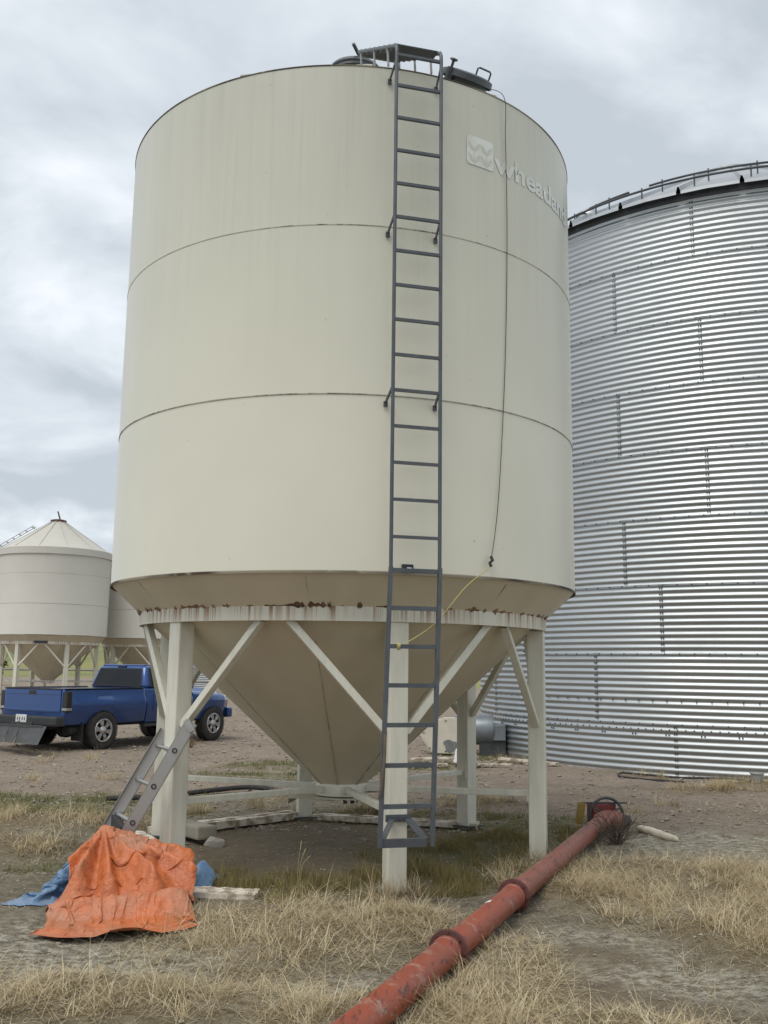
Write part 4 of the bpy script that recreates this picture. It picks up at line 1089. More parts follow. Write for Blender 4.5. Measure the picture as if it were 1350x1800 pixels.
# ------------------------------------------------------------------ timber skids under the bin legs
def skid(a, b, w, h, label, z=.02):
    a, b = Vector(a), Vector(b); d = (b - a).normalized(); n_ = 22; vs = []; fs = []
    sx = Vector((-d.y, d.x, 0)); rk_ = random.Random(int(abs(a.x) * 1000))
    for i in range(n_ + 1):
        p = a.lerp(b, i / n_); j = lambda q: (rk_.random() - .5) * q
        for u, v in ((-1, 0), (1, 0), (1, 1), (.15, 1.04), (.1, .93), (-1, 1)):
            vs.append(p + sx * (u * w / 2 + j(.006)) + Vector((0, 0, z + v * h + j(.008))))
    for i in range(n_):
        for k in range(6):
            o = i * 6; fs.append((o + k, o + (k + 1) % 6, o + 6 + (k + 1) % 6, o + 6 + k))
    fs += [tuple(range(6)), tuple(n_ * 6 + k for k in range(6))[::-1]]
    o = MB().add(vs, fs).build('timber_skid', 'peeling_wood'); return tag(o, label, 'timber', 'timber skids under the bin legs')
def lg(k, r=1.786): q = pol(r, LEG_A0 + k * PI / 3, 0); return Vector((BX + q.x, BY + q.y, 0))
l5, l4, l3, l2, l1, l0 = lg(5), lg(4), lg(3), lg(2), lg(1), lg(0)
skid(l4.lerp(l3, .0) + Vector((-.1, .05, 0)), l3 + Vector((-.1, -.02, 0)), .20, .07, 'peeling white timber skid running from the back leg toward the leaning ladder', -.01)
skid(l3 + Vector((.12, 0, 0)), l2 + Vector((.12, -.02, 0)), .16, .055, 'long peeling timber skid between the back leg and the fan-side leg', -.02)
skid(l5 + Vector((.1, -.55, 0)), l5 + Vector((.75, -.62, 0)), .20, .05, 'half buried pale plank in the dirt beside the tarp', -.03)
skid(l4 + Vector((-.25, -.15, 0)), l5.lerp(l4, .35), .20, .07, 'pale timber end showing between the leaning ladder and bin leg', -.01)
# split post and stone
sp = MB().bar((-2.0, 9.75, .05), (-1.60, 9.20, .07), .20, .12, bev=.02).build('broken_post', 'weathered_wood')
tag(sp, 'short weathered grey wooden beam with snapped end by the bin leg', 'wood')
def rock(name, c, size, mat, label, cat, seed=0, group=None):
    bm_ = bmesh.new(); bmesh.ops.create_icosphere(bm_, subdivisions=2, radius=1)
    rk_ = random.Random(seed)
    for v in bm_.verts:
        f = .8 + .4 * rk_.random(); v.co = Vector((v.co.x * size[0] * f, v.co.y * size[1] * f, max(v.co.z, -.4) * size[2] * f))
    me_ = bpy.data.meshes.new(name); bm_.to_mesh(me_); bm_.free()
    o = obj(name, me_, mat); o.location = (c[0], c[1], gz(c[0], c[1]) + size[2] * .25); return tag(o, label, cat, group)
rock('rock', (-1.52, 9.12), (.09, .07, .07), 'concrete', 'grey stone lump at the end of the broken wooden beam', 'rock', 3)
for k, (x, y, s) in enumerate(((-.35, 10.1, .05), (-.6, 9.9, .035), (.05, 10.2, .04), (-.15, 9.5, .03), (-1.2, 10.1, .04), (.5, 9.9, .03))):
    rock('rock', (x, y), (s, s * .8, s * .6), 'stone', 'small pale stone lying on dark soil under the hopper cone', 'rock', 20 + k, 'stones under the hopper cone')
# debris near the fan
def board(a, b, w, h, label, mat='peeling_wood', name='board'):
    o = MB().bar(a, b, w, h, bev=.006).build(name, mat); return tag(o, label, 'board')
board((.55, 17.05, .05), (1.25, 16.75, .10), .16, .03, 'white board lying tilted toward the foam block')
board((.40, 16.1, .04), (1.1, 16.2, .05), .14, .03, 'flat white board lying in front of the aeration fan')
board((1.6, 16.3, .04), (2.2, 16.35, .04), .12, .03, 'pale board on the dirt beside the fan-side bin leg')
board((2.1, 17.35, .05), (3.0, 16.6, .04), .10, .04, 'narrow white strip lying along the foot of the corrugated bin')
fo = MB().box((0, 0, .12), (.34, .26, .24), None, .02).build('foam_block', 'foam_white')
fo.location = (1.38, 16.25, 0.02); fo.rotation_euler = (R_(-14), R_(10), R_(-14))
tag(fo, 'white foam block with dark hollow lying by the fan-side bin leg', 'foam block')
MB().box((.02, -.134, .09), (.26, .008, .15)).build('hollow', 'black_plate', fo)
# hoses
def hose(P, r, label, mat='black_rubber', name='hose'):
    P = [(x, y, gz(x, y) + dz) for x, y, dz in P]
    return tag(MB().tube(smooth_pts(P, 10), r, 8).build(name, mat), label, 'hose')
hose([(4.5, 14.5, .015), (4.1, 14.75, .015), (3.75, 14.9, .015), (3.66, 15.05, .02), (3.75, 15.2, .04), (4.1, 15.15, .03), (4.6, 14.9, .03), (5.2, 14.75, .03), (5.9, 14.3, .02), (6.8, 13.9, .02)], .015, 'black hose looped on gravel at the foot of the corrugated bin')
hose([(-3.2, 11.5, .05), (-2.6, 11.7, .05), (-1.7, 12.5, .06), (-1.0, 12.2, .05), (-.5, 12.0, .04)], .03, 'black poly pipe lying behind the bin legs', name='poly_pipe')
bk = MB().lathe([(.0, .13), (.085, .13), (.09, .125), (.07, 0), (0, 0)], 20).build('bucket', 'light_grey_steel')
bk.location = (5.36, 13.95, gz(5.36, 13.95)); tag(bk, 'small grey plastic pail on the dirt by the corrugated bin', 'bucket')
MB().lathe([(.088, .118), (.102, .122), (.102, .136), (.088, .136)], 20, closed_prof=True).build('pail_rim', 'light_grey_steel', bk)

# ------------------------------------------------------------------ red steel pipe
pa = Vector((-.285, 3.82, 0)); pb = Vector((2.18, 9.80, 0)); pdv = (pb - pa); PL = pdv.length; pdv.normalize()
pipe = thing('steel_pipe', 'long rust-red steel pipe with maroon flanges lying across the grass', 'pipe', (0, 0, 0))
def pp(s, z=.105): q = pa + pdv * s; return Vector((q.x, q.y, z))
def sof(y): return (y - pa.y) / pdv.y
s1, s2 = sof(5.42), sof(6.70)
PR = .077
for a, b_, mt in ((0, s1, 'pipe_red'), (s1 + .012, s2, 'pipe_red'), (s2 + .012, PL, 'pipe_faded')):
    MB().tube([pp(a), pp(a + (b_ - a) * .33, .102), pp(a + (b_ - a) * .66, .104), pp(b_)], PR, 32).build('pipe_section', mt, pipe)
def flange(s, name='flange'):
    d = pdv
    M_ = Matrix.Translation(pp(s)) @ d.to_track_quat('Z', 'Y').to_matrix().to_4x4()
    f_ = MB().lathe([(PR - .002, -.016), (.108, -.014), (.111, -.009), (.111, .009), (.108, .014), (PR - .002, .016)], 40, M_).build(name, 'flange_maroon', pipe)
    for k in range(8):
        t = 2 * PI * k / 8
        MB().tube([M_ @ Vector((.095 * math.cos(t), .095 * math.sin(t), -.026)), M_ @ Vector((.095 * math.cos(t), .095 * math.sin(t), .026))], .008, 6).build('bolt', 'flange_maroon', f_)
    MB().lathe([(PR, -.05), (PR + .007, -.046), (PR + .007, -.02), (PR, -.016)], 32, M_).build('weld_collar', 'pipe_faded', f_)
flange(s1 + .006); flange(s2 + .006)
sm = MB()
t0 = R_(112)
M_ = Matrix.Translation(pp(sof(6.22))) @ pdv.to_track_quat('Z', 'Y').to_matrix().to_4x4()
sq = pdv.cross(Vector((0, 0, 1))).normalized()
vs = []
for k in range(5):
    t = R_(96 + 10 * k); n_ = (-sq * -math.cos(t) * 1 + Vector((0, 0, math.sin(t))))
    for e in (-.028, .028): vs.append(pp(sof(6.22) + e, .103) + n_ * (PR + .0015))
MB().add(vs, [(2 * k, 2 * k + 1, 2 * k + 3, 2 * k + 2) for k in range(4)]).build('sticker', 'plain_white', pipe)
# elbow, valve body, hand wheel and bracket at the far end
e0 = pp(PL)
MB().tube(smooth_pts([pp(PL - .02), e0 + pdv * .12 + Vector((.01, 0, .02)), e0 + pdv * .22 + Vector((.07, 0, .02)), e0 + Vector((.26, .20, 0))], 8), PR + .008, 24).build('elbow', 'pipe_faded', pipe)
MB().tube([e0 + Vector((.25, .19, 0)), e0 + Vector((.33, .20, -.02))], .075, 20).build('elbow_mouth', 'black_rubber', pipe)
vb = e0 + Vector((.10, .36, .06))
MB().box(vb, (.26, .16, .20), Matrix.Rotation(.2, 3, 'Z'), .02).build('valve_body', 'valve_red', pipe)
hw = MB(); hc = e0 + Vector((.13, .27, .045))
hw.tube([hc + Vector((.172 * math.cos(t), .02 * math.cos(t), .172 * math.sin(t))) for t in np.linspace(0, 2 * PI, 37)[:-1]], .015, 8, closed=True)
for t in (.5, .5 + 2 * PI / 3, .5 + 4 * PI / 3): hw.tube([hc, hc + Vector((.17 * math.cos(t), 0, .17 * math.sin(t)))], .011, 6)
hw.build('hand_wheel', 'dark_steel', pipe)
yb = e0 + Vector((-.13, .30, .06))
MB().box(yb, (.075, .05, .21), Matrix.Rotation(R_(10), 3, 'Y'), .006).box(yb + Vector((.05, -.02, -.13)), (.16, .05, .012)).build('yellow_bracket', 'yellow_paint', pipe)
MB().bar(yb + Vector((.0, 0, .10)), hc + Vector((.22, .03, .12)), .02, .015).build('lever', 'dark_steel', pipe)

# ------------------------------------------------------------------ orange tarp (folds solved as a small cloth)
def cloth(P0, lu, lv, collide, iters=320, bend=.25, grav=.0011, pin=None):
    nu, nv = P0.shape[:2]; P = P0.copy(); Q = P0.copy()
    diag = math.hypot(lu, lv)
    cons = []
    for par in (0, 1):
        cons.append((slice(par, nu - 1, 2), slice(None), slice(par + 1, nu, 2), slice(None), lu, 1.0))
        cons.append((slice(None), slice(par, nv - 1, 2), slice(None), slice(par + 1, nv, 2), lv, 1.0))
    for par in (0, 1):
        cons.append((slice(par, nu - 1, 2), slice(0, nv - 1), slice(par + 1, nu, 2), slice(1, nv), diag, .6))
        cons.append((slice(par, nu - 1, 2), slice(1, nv), slice(par + 1, nu, 2), slice(0, nv - 1), diag, .6))
    def proj_(P, i0, j0, i1, j1, L, w):
        A = P[i0, j0]; B = P[i1, j1]
        n0 = min(A.shape[0], B.shape[0]); m0 = min(A.shape[1], B.shape[1]); A = A[:n0, :m0]; B = B[:n0, :m0]
        d = B - A; le = np.sqrt((d * d).sum(-1, keepdims=True)) + 1e-9
        c = d * (.5 * w * (le - L) / le); A += c; B -= c
    for it in range(iters):
        V = (P - Q) * .94; V = np.clip(V, -.012, .012); Q = P.copy(); P = P + V; P[..., 2] -= grav
        for rep in range(3):
            for c in cons: proj_(P, *c)
            # bending: damp only the short waves (biharmonic)
            lap = np.zeros_like(P); lap[1:-1] += .5 * (P[:-2] + P[2:]) - P[1:-1]; lap[:, 1:-1] += .5 * (P[:, :-2] + P[:, 2:]) - P[:, 1:-1]
            l2 = np.zeros_like(P); l2[1:-1] += .5 * (lap[:-2] + lap[2:]) - lap[1:-1]; l2[:, 1:-1] += .5 * (lap[:, :-2] + lap[:, 2:]) - lap[:, 1:-1]
            P -= l2 * bend
            if pin is not None: P = P * (1 - pin[..., None]) + P0 * pin[..., None]
            h = collide(P[..., 0], P[..., 1]); low = P[..., 2] < h; P[..., 2] = np.where(low, h, P[..., 2])
            Q[..., :2] = np.where(low[..., None], P[..., :2] * .6 + Q[..., :2] * .4, Q[..., :2])
    return P
def cloth_obj(name, P, parent, mat, mat_in, thick=.0035):
    nu, nv = P.shape[:2]; V = P.reshape(-1, 3); i = np.arange(nu - 1)[:, None] * nv + np.arange(nv - 1)[None]
    F = np.stack([i, i + nv, i + nv + 1, i + 1], -1).reshape(-1, 4)
    me_ = np_mesh(name, V, F); me_.materials.append(MATS[mat]); me_.materials.append(MATS[mat_in])
    o = obj(name, me_, None, parent)
    md = o.modifiers.new('solid', 'SOLIDIFY'); md.thickness = thick; md.offset = 0; md.material_offset = 1; md.material_offset_rim = 0; md.use_rim = True
    md2 = o.modifiers.new('sub', 'SUBSURF'); md2.levels = 1; md2.render_levels = 1
    dg_ = bpy.context.evaluated_depsgraph_get(); m2 = bpy.data.meshes.new_from_object(o.evaluated_get(dg_)); o.modifiers.clear(); o.data = m2
    m2.polygons.foreach_set('use_smooth', [True] * len(m2.polygons)); return o
PK = (-2.02, 7.26, .45)
FOLDS = [(PK, (-2.02, 6.70, .27), 1.9), (PK, (-1.80, 6.66, .25), 2.0), (PK, (-1.52, 6.72, .27), 1.8), (PK, (-1.32, 6.98, .25), 1.8), (PK, (-1.40, 7.30, .28), 1.4),
         (PK, (-2.22, 6.85, .22), 1.8), ((-2.08, 6.40, .10), (-1.30, 6.58, .16), 1.1), ((-1.90, 6.84, .24), (-1.62, 7.00, .34), 2.2), ((-1.62, 7.60, .24), (-1.50, 7.45, .20), 1.0)]
def heap(x, y):
    h = ground_z(x, y) + .006
    dome = 1 - ((x + 1.80 + .12 * (y - 7.0)) / .47) ** 2 - ((y - 7.12) / .54) ** 2
    h = np.maximum(h, .255 * np.maximum(dome, 0) ** .7)
    for a, b, k in FOLDS:
        dx, dy = b[0] - a[0], b[1] - a[1]; L2 = dx * dx + dy * dy
        t = np.clip(((x - a[0]) * dx + (y - a[1]) * dy) / L2, 0, 1)
        d = np.hypot(x - a[0] - t * dx, y - a[1] - t * dy)
        h = np.maximum(h, a[2] + (b[2] - a[2]) * t ** .85 - k * d)
    return h
tarp = thing('tarp', 'crumpled orange tarpaulin with blue underside heaped around a cream bin leg', 'tarp', (0, 0, 0))
NU, NV = 84, 104
u = np.linspace(-1, 1, NU); v = np.linspace(0, 1, NV)
Ug, Vg = np.meshgrid(u, v, indexing='ij')
# plan layout: straight hem in front, gathered toward the heap at the back
half = np.interp(Vg, [0, .22, .30, .55, 1.0], [.425, .42, .44, .46, .34])
cxl = np.interp(Vg, [0, .25, .5, 1.0], [-1.60, -1.665, -1.74, -1.86])
Yp = np.interp(Vg, [0, .23, .6, 1.0], [6.00, 6.42, 6.95, 7.52])
X0 = cxl + Ug * half
Y0 = Yp + (.06 * Ug ** 2 + .12 * Ug) * (1 - .6 * Vg) + .16 * np.abs(Ug) ** 5 * (1 - sst(0, .3, Vg))
gath = sst(.22, .34, Vg)
fold2 = fbm(X0 * 1.0, Y0 * 1.0, 5.0, 15, 3) - .5
Z0 = heap(X0, Y0) + .010 + gath * .17 * fold2 + .003 * rng.random(X0.shape)
P0 = np.stack([X0, Y0, Z0], -1)
lu = 1.20 / (NU - 1); lv = 2.12 / (NV - 1)
PT = cloth(P0, lu, lv, heap, 130, .05, .0020)
rdg = 1 - np.abs(2 * fbm(Ug * 1.0, Vg * 1.8, 6.0, 27, 3) - 1)
PT[..., 2] += .018 * (rdg ** 4) * sst(.02, .1, Vg)
hem = np.exp(-Vg / .03) * (.010 + .045 * np.maximum(0, np.sin(Ug * 4.2 + .9)))
PT[..., 2] += hem
cloth_obj('tarp_sheet', PT, tarp, 'tarp_orange', 'tarp_orange')
# blue underside folded out on the left
def heap2(x, y):
    g_ = ground_z(x, y) + .006
    c = -2.24 + (y - 7.2) * .26
    return np.maximum(g_, .25 - np.abs(x - c) * 1.5 - np.maximum(0, 7.35 - y) * .42 - np.maximum(0, y - 7.5) * .9)
n1_, n2_ = 40, 84
a_, b_ = np.meshgrid(np.linspace(-1, 1, n1_), np.linspace(0, 1, n2_), indexing='ij')
X1 = -2.33 + a_ * (.15 + .06 * (1 - b_)) + .24 * b_; Y1 = 6.82 + b_ * .85 + .05 * a_
Z1 = heap2(X1, Y1) + .02 + .06 * np.abs(np.sin(b_ * 7 + a_ * 2.2)) + .05 * np.sin(a_ * 5 + b_ * 6)
PB = cloth(np.stack([X1, Y1, Z1], -1), .56 / (n1_ - 1), 1.42 / (n2_ - 1), heap2, 110, .10, .0007)
cloth_obj('folded_underside', PB, tarp, 'tarp_blue', 'tarp_blue')
def heap3(x, y):
    return np.maximum(ground_z(x, y) + .006, .14 - np.abs(x + 1.36) * 1.0 - np.abs(y - 7.58) * .40)
X2 = -1.37 + a_[:24, :40] * 0 + np.linspace(-.10, .10, 24)[:, None]; Y2 = 7.32 + np.linspace(0, .55, 40)[None, :] + X2 * 0
Z2 = heap3(X2, Y2) + .03 + .03 * np.sin(Y2 * 30)
PC = cloth(np.stack([X2, Y2, Z2], -1), .34 / 23, .78 / 39, heap3, 80, .1, .0007)
cloth_obj('folded_underside', PC, tarp, 'tarp_blue', 'tarp_blue')

# ------------------------------------------------------------------ driftwood, shrubs
lgp = [(2.62, 10.05, .08), (2.70, 9.80, .07), (2.79, 9.55, .055), (2.83, 9.42, .04)]
drift = MB().tube(smooth_pts([(x, y, gz(x, y) + .03) for x, y, _ in lgp], 5), [.020, .032, .038, .040, .044, .046, .042, .045, .041, .042, .038, .036, .034, .03, .024, .012], 12).build('pale_log', 'bark_pale')
tag(drift, 'short pale barkless log lying beyond the dead shrub', 'log')
def twiggy(name, c, h, spread, n_, mat, label, cat, seed, thick=.0035):
    rk_ = random.Random(seed); b = MB(); base = Vector((c[0], c[1], gz(*c)))
    for k in range(n_):
        a = rk_.uniform(0, 2 * PI); tilt = rk_.uniform(.1, 1.1); L = h * rk_.uniform(.5, 1.0)
        d = Vector((math.cos(a) * math.sin(tilt) * spread, math.sin(a) * math.sin(tilt) * spread, math.cos(tilt)))
        p = base + Vector((rk_.uniform(-.05, .05), rk_.uniform(-.05, .05), 0)); P = [p]
        for j in range(4):
            d = (d + Vector((rk_.uniform(-.35, .35), rk_.uniform(-.35, .35), rk_.uniform(-.25, .2)))).normalized(); p = p + d * L / 4; P.append(p)
            if rk_.random() < .75:
                e = (d + Vector((rk_.uniform(-.9, .9), rk_.uniform(-.9, .9), rk_.uniform(-.3, .6)))).normalized()
                b.tube([p, p + e * L * .14, p + e * L * .24 + Vector((0, 0, rk_.uniform(-.02, .03)))], [thick * .7, thick * .5, thick * .3], 4, False)
        b.tube(P, [thick, thick * .9, thick * .8, thick * .6, thick * .35], 4, False)
    return tag(b.build(name, mat, fix=False), label, cat)
twiggy('dead_shrub', (2.22, 9.30), .42, 1.0, 70, 'twig', 'dead brown twiggy shrub beside the far end of the red pipe', 'shrub', 5)
twiggy('tumbleweed', (-3.85, 19.6), .24, 1.0, 60, 'tumbleweed', 'small round brown tumbleweed on the gravel near the truck', 'tumbleweed', 6, .006)

# pole fence and bush behind the far bins
fe = thing('pole_fence', 'grey horizontal pole fence running behind the far hopper bins', 'fence', (-17, 47, gz(-17, 47)))
for x in np.arange(-9, 11, 2.4):
    MB().tube([(x, 0, -.1), (x, 0, 1.15)], .06, 8).build('post', 'fence_grey', fe)
for z in (.45, .98):
    MB().tube([(-9, .0, z), (0, .03, z - .03), (9.6, 0, z)], .05, 8).build('rail', 'fence_grey', fe)
def leaf_cloud(name, c, rad_, n_, size, mat, parent=None, seed=0):
    g_ = np.random.default_rng(seed)
    ctr = g_.normal(size=(40, 3)); ctr /= np.linalg.norm(ctr, axis=1, keepdims=True); ctr *= g_.random((40, 1)) ** .4 * .8
    idx = g_.integers(0, 40, n_); P = ctr[idx] + g_.normal(size=(n_, 3)) * .16
    P = P * np.array(rad_) + np.array(c)
    a = g_.normal(size=(n_, 3)); a /= np.linalg.norm(a, axis=1, keepdims=True); b2 = np.cross(a, g_.normal(size=(n_, 3))); b2 /= np.linalg.norm(b2, axis=1, keepdims=True)
    s_ = size * (.6 + .8 * g_.random((n_, 1)))
    V = np.stack([P - a * s_, P + b2 * s_ * .5, P + a * s_, P - b2 * s_ * .5], 1).reshape(-1, 3)
    F = np.arange(4 * n_).reshape(-1, 4)
    return obj(name, np_mesh(name, V, F, False), mat, parent)
for k, (x, y, h, lab) in enumerate(((-12.4, 64, 3.2, 'round green bush growing left of the small corrugated bin beyond the truck'), (-22.5, 55, 1.7, 'low green shrub beyond the pole fence'))):
    t_ = thing('bush', lab, 'bush', (x, y, gz(x, y)))
    st_ = MB()
    for j in range(5):
        st_.tube([(0, 0, -.1), (math.cos(j * 1.3) * .3, math.sin(j * 1.3) * .3, h * .4), (math.cos(j * 1.3) * .7, math.sin(j * 1.3) * .7, h * .7)], [.07, .05, .02], 6)
    st_.build('stems', 'twig', t_)
    leaf_cloud('foliage', (0, 0, h * .58), (h * .55, h * .55, h * .5), 4200, .11, 'leaf_dark', t_, 30 + k)

# ------------------------------------------------------------------ grasses
def blades(px, py, h, lean, az, curl, width, tint, zoff=0.0):
    """curved tapering blades; every argument an array"""
    n_ = len(px); lev = 5; V = np.zeros((n_, lev * 2 - 1, 3)); z0_ = ground_z(px, py) - .006 + zoff
    x = px.copy(); y = py.copy(); z = z0_.copy(); th = lean.copy(); az_ = az.copy()
    wobble = rng.normal(0, .25, n_)
    for k in range(lev):
        w = width * (1 - .25 * k) if k < lev - 1 else 0
        wx, wy = -np.sin(az_) * w * .5, np.cos(az_) * w * .5
        if k < lev - 1:
            V[:, 2 * k] = np.stack([x - wx, y - wy, z], 1); V[:, 2 * k + 1] = np.stack([x + wx, y + wy, z], 1)
        else: V[:, 2 * k] = np.stack([x, y, z], 1)
        st_ = h / (lev - 1)
        x = x + np.sin(th) * np.cos(az_) * st_; y = y + np.sin(th) * np.sin(az_) * st_; z = np.maximum(z + np.cos(th) * st_, z0_ + .004)
        th = th + curl / (lev - 1); az_ = az_ + wobble / (lev - 1)
    o = (np.arange(n_) * (lev * 2 - 1))[:, None]
    tri = []
    for k in range(lev - 2):
        a = 2 * k; tri += [(a, a + 1, a + 3), (a, a + 3, a + 2)]
    a = 2 * (lev - 2); tri += [(a, a + 1, a + 2)]
    F = (o[:, :, None] + np.array(tri)[None]).reshape(-1, 3)
    return V.reshape(-1, 3), F, np.repeat(tint, lev * 2 - 1)
def scatter(L, dens, seed, thr=.3, pad=1.25):
    pts = []
    for cx, cy, rx, ry, ro in L:
        n_ = int(dens * 4 * rx * ry * pad * pad); uu = rng.uniform(-pad, pad, n_) * rx; vv = rng.uniform(-pad, pad, n_) * ry
        c, s = math.cos(ro), math.sin(ro); pts.append(np.stack([cx + uu * c - vv * s, cy + uu * s + vv * c], 1))
    P = np.concatenate(pts); w = blobs(P[:, 0], P[:, 1], L, seed=seed)
    clump = fbm(P[:, 0], P[:, 1], 3.2, 70 + seed, 3)
    keep = rng.random(len(P)) < np.clip(w * (.05 + 2.1 * sst(.44, .66, clump)), 0, 1)
    keep &= w > thr * .3
    return P[keep], w[keep], clump[keep]
PIPE_A, PIPE_D = np.array([pa.x, pa.y]), np.array([pdv.x, pdv.y])
def off_things(P):
    d = P - PIPE_A; s = d @ PIPE_D; q = np.abs(d @ np.array([-PIPE_D[1], PIPE_D[0]]))
    ok = ~((q < .055) & (s < PL + .3))
    tarp_in = (P[:, 0] > -2.2) & (P[:, 0] < -1.28) & (P[:, 1] > 6.2) & (P[:, 1] < 7.7)
    return ok & ~tarp_in
def tufts(P, w, clump, per, h0, h1, spread, width, lean_s, curl_m, tint_m, tint_s, az_m=None, az_s=9.):
    ok = off_things(P); P, w, clump = P[ok], w[ok], clump[ok]
    n_ = len(P); rep = per; i = np.repeat(np.arange(n_), rep); m_ = len(i)
    px = P[i, 0] + rng.normal(0, spread, m_); py = P[i, 1] + rng.normal(0, spread, m_)
    tz = rng.normal(tint_m, tint_s, n_)[i] + rng.normal(0, .16, m_)
    th = (rng.uniform(h0, h1, n_) * (.55 + .6 * clump))[i] * rng.uniform(.55, 1.15, m_)
    tuft_az = (rng.uniform(0, 2 * PI, n_) if az_m is None else rng.normal(az_m, az_s, n_))[i]
    az = tuft_az + rng.normal(0, .9, m_)
    return blades(px, py, th, np.abs(rng.normal(lean_s, .28, m_)), az, np.abs(rng.normal(curl_m, .45, m_)), width * rng.uniform(.6, 1.3, m_), np.clip(tz, 0, 1))
def grass_obj(name, chunks, mat, label, cat):
    Vs, Fs, Ts = [], [], []; o = 0
    for V, F, T in chunks: Vs.append(V); Fs.append(F + o); Ts.append(T); o += len(V)
    me_ = np_mesh(name, np.concatenate(Vs), np.concatenate(Fs), True); fattr(me_, 'tint', np.concatenate(Ts))
    return tag(obj(name, me_, mat), label, cat, kind='stuff')
near = [q for q in STRAW if q[1] < 8.5]; far = [q for q in STRAW if q[1] >= 8.5]
ch = []
ch.append(tufts(*scatter(near, 75, 0), 15, .12, .25, .030, .0046, .75, 1.5, .60, .18))       # arching
ch.append(tufts(*scatter(near, 42, 0), 13, .24, .46, .035, .0040, .95, 1.3, .68, .16))       # long, bent right over
ch.append(tufts(*scatter(near, 330, 1), 8, .14, .40, .07, .0040, 1.42, .25, .66, .22))          # lodged, matted
ch.append(tufts(*scatter(near, 460, 2), 5, .05, .14, .05, .0044, 1.3, .4, .28, .2))             # dark litter
wide = [(a, b, c * 1.35, d * 1.3, e) for a, b, c, d, e in near]
Pw = np.concatenate([np.stack([a + rng.uniform(-1, 1, 700) * c, b + rng.uniform(-1, 1, 700) * d], 1) for a, b, c, d, e in wide]); ww = blobs(Pw[:, 0], Pw[:, 1], wide, seed=9); kw = rng.random(len(Pw)) < ww * .75
ch.append(tufts(Pw[kw], ww[kw], np.full(kw.sum(), .6), 5, .10, .34, .07, .0036, 1.46, .18, .62, .24))   # flattened thatch
ch.append(tufts(*scatter(far, 110, 0), 14, .15, .30, .035, .0062, .75, 1.2, .58, .15))
ch.append(tufts(*scatter(far, 120, 1), 8, .15, .32, .05, .006, 1.3, .35, .55, .2))
# thin straggling straw over all the nearer ground
n_ = 5200; P = np.stack([rng.uniform(-4.6, 4.6, n_), 3.7 + 9.5 * rng.random(n_) ** 1.5], 1)
cl = fbm(P[:, 0], P[:, 1], 1.4, 91, 4); keep = (rng.random(n_) < sst(.42, .66, cl)) & (np.hypot(P[:, 0] - BX, P[:, 1] - BY) > 1.7) & ~((np.abs(P[:, 0] - 1.2) < .42) & (np.abs(P[:, 1] - 5.3) < .8))
P = P[keep]; ch.append(tufts(P, np.ones(len(P)), cl[keep], 6, .06, .26, .06, .0042, 1.15, .5, .45, .2))
n_ = 2600; P = np.stack([rng.uniform(-4.2, 4.2, n_), 3.8 + 6.5 * rng.random(n_) ** 1.4], 1)
P = P[np.hypot(P[:, 0] - BX, P[:, 1] - BY) > 1.8]; P = P[off_things(P)]; m_ = len(P)
ch.append(blades(P[:, 0].copy(), P[:, 1].copy(), rng.uniform(.05, .22, m_), rng.uniform(1.35, 1.55, m_), rng.uniform(0, 2 * PI, m_), rng.normal(.05, .1, m_), rng.uniform(.002, .004, m_), np.clip(rng.normal(.65, .2, m_), 0, 1), .008))
# single clumps that stand apart
sing = np.array([(-.18, 11.3), (-.05, 11.2), (.1, 11.25), (-.85, 10.9), (-1.0, 10.95), (-1.9, 10.9), (-2.05, 10.8), (-1.35, 11.2), (-1.5, 11.6), (1.05, 12.0), (1.2, 11.9), (1.35, 12.1), (1.55, 11.95), (3.64, 16.6), (3.45, 16.75), (4.06, 15.1), (4.3, 14.95), (4.06, 13.45), (4.5, 13.2), (4.7, 13.25), (5.0, 13.3), (2.15, 17.7), (2.3, 17.5), (2.5, 17.45), (-2.6, 9.6), (-2.45, 9.9), (-5.6, 16.3), (-5.0, 16.9), (-4.75, 13.6), (-3.9, 13.9), (0.0, 12.8), (.3, 13.0), (-.4, 13.6), (2.9, 11.3), (3.4, 11.9), (-1.1, 12.0), (.15, 7.08), (0.0, 7.1), (.22, 7.15), (1.45, 8.45), (1.3, 8.4), (-2.3, 11.3), (-2.8, 12.3)])
ch.append(tufts(np.repeat(sing, 5, 0) + rng.normal(0, .07, (len(sing) * 5, 2)), np.ones(len(sing) * 5), np.full(len(sing) * 5, .6), 18, .16, .34, .03, .0060, .5, .95, .55, .14))
grass_obj('dry_grass', ch, 'straw', 'dry straw-coloured matted grass growing in patches over the yard', 'grass')
ch = []
ch.append(tufts(*scatter(GREEN, 420, 3), 9, .06, .15, .03, .0036, .4, .7, .45, .2))
ch.append(tufts(*scatter(GREEN[1:2] + [(.3, 7.55, .6, .35, 0), (-1.1, 7.3, .3, .3, 0)], 200, 3), 8, .10, .20, .03, .0036, .4, .7, .62, .2))
grass_obj('short_grass', ch, 'short_green', 'short olive grass in the shade around the bin legs', 'grass')
ch = [tufts(*scatter(WEED, 150, 6), 9, .05, .14, .04, .007, .6, .7, .5, .22)]
n_ = 900; P = np.stack([rng.uniform(-9, 2, n_), rng.uniform(11, 26, n_)], 1); cl = fbm(P[:, 0], P[:, 1], .9, 33, 4); kp = cl > .6
ch.append(tufts(P[kp], np.ones(kp.sum()), cl[kp], 8, .04, .12, .04, .007, .6, .7, .75, .2))
grass_obj('green_weeds', ch, 'weed_green', 'low green weeds at the edge of the gravel yard', 'weeds')
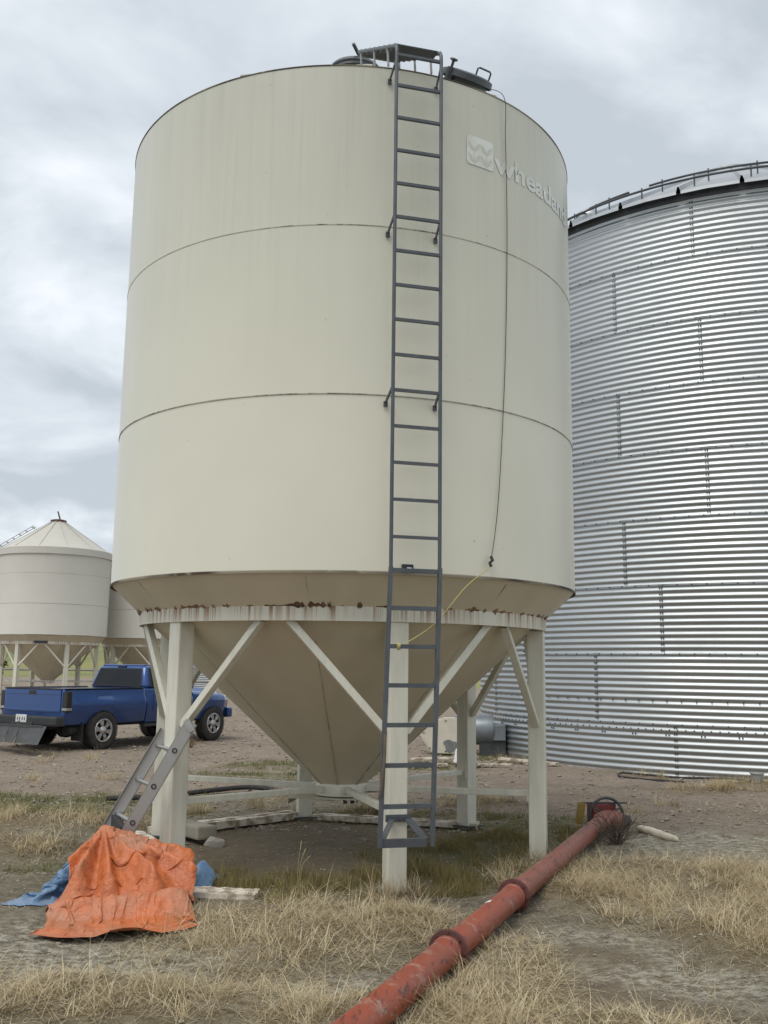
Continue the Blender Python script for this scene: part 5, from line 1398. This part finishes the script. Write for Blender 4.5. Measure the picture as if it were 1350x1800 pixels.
# a tall dry seed stalk
stalk = MB()
for k in range(3):
    x, y = -.60 + k * .012, 7.35 - k * .02
    stalk.tube(smooth_pts([(x, y, gz(x, y)), (x + .004 * k, y, .16), (x + .02 + .022 * k, y, .33 - .05 * k)], 4), [.0022] * 4 + [.002] * 3 + [.0035] * 2, 5)
tag(stalk.build('seed_stalk', 'dry_stalk', fix=False), 'tall dry yellow seed stalk standing in front of the dark soil', 'plant')

# ------------------------------------------------------------------ loose stones and clods
def stones(n_, xr, yr, s0, s1, pw, mask=None):
    x = rng.uniform(*xr, n_); y = yr[0] + (yr[1] - yr[0]) * rng.random(n_) ** pw
    x = x * (.35 + y / 12)
    if mask is not None:
        k = mask(x, y); x, y = x[k], y[k]
    n_ = len(x); z = ground_z(x, y); s = s0 + (s1 - s0) * rng.random(n_) ** 3; s = s * (.6 + y / 14)
    base = np.array([(1, 0, 0), (-.5, .87, 0), (-.5, -.87, 0), (.2, .1, .8), (0, 0, -.5), (.6, -.6, .35), (-.6, .1, .45)])
    tri = np.array([(0, 1, 3), (1, 6, 3), (6, 2, 3), (2, 5, 3), (5, 0, 3), (1, 2, 6), (0, 5, 2), (0, 4, 1), (1, 4, 2), (2, 4, 0)])
    a = rng.uniform(0, 2 * PI, n_); ca, sa = np.cos(a), np.sin(a)
    B = base[None] * (1 + .35 * rng.normal(size=(n_, 7, 1))) * s[:, None, None]
    V = np.stack([B[..., 0] * ca[:, None] - B[..., 1] * sa[:, None] + x[:, None], B[..., 0] * sa[:, None] + B[..., 1] * ca[:, None] + y[:, None], B[..., 2] * .75 + z[:, None] + s[:, None] * .15], -1).reshape(-1, 3)
    F = (np.arange(n_)[:, None, None] * 7 + tri[None]).reshape(-1, 3)
    return V, F
V1, F1 = stones(14000, (-6, 6), (3.7, 12), .002, .016, 1.5); V3, F3 = stones(30000, (-4.5, 4.5), (3.9, 10), .002, .008, 1.3)
V2, F2 = stones(14000, (-7, 6), (10, 30), .006, .024, 1.6)
tag(obj('gravel', np_mesh('gravel', np.concatenate([V1, V2, V3]), np.concatenate([F1, F2 + len(V1), F3 + len(V1) + len(V2)]), False), 'stone'), 'loose small stones and clods scattered over the yard', 'gravel', kind='stuff')
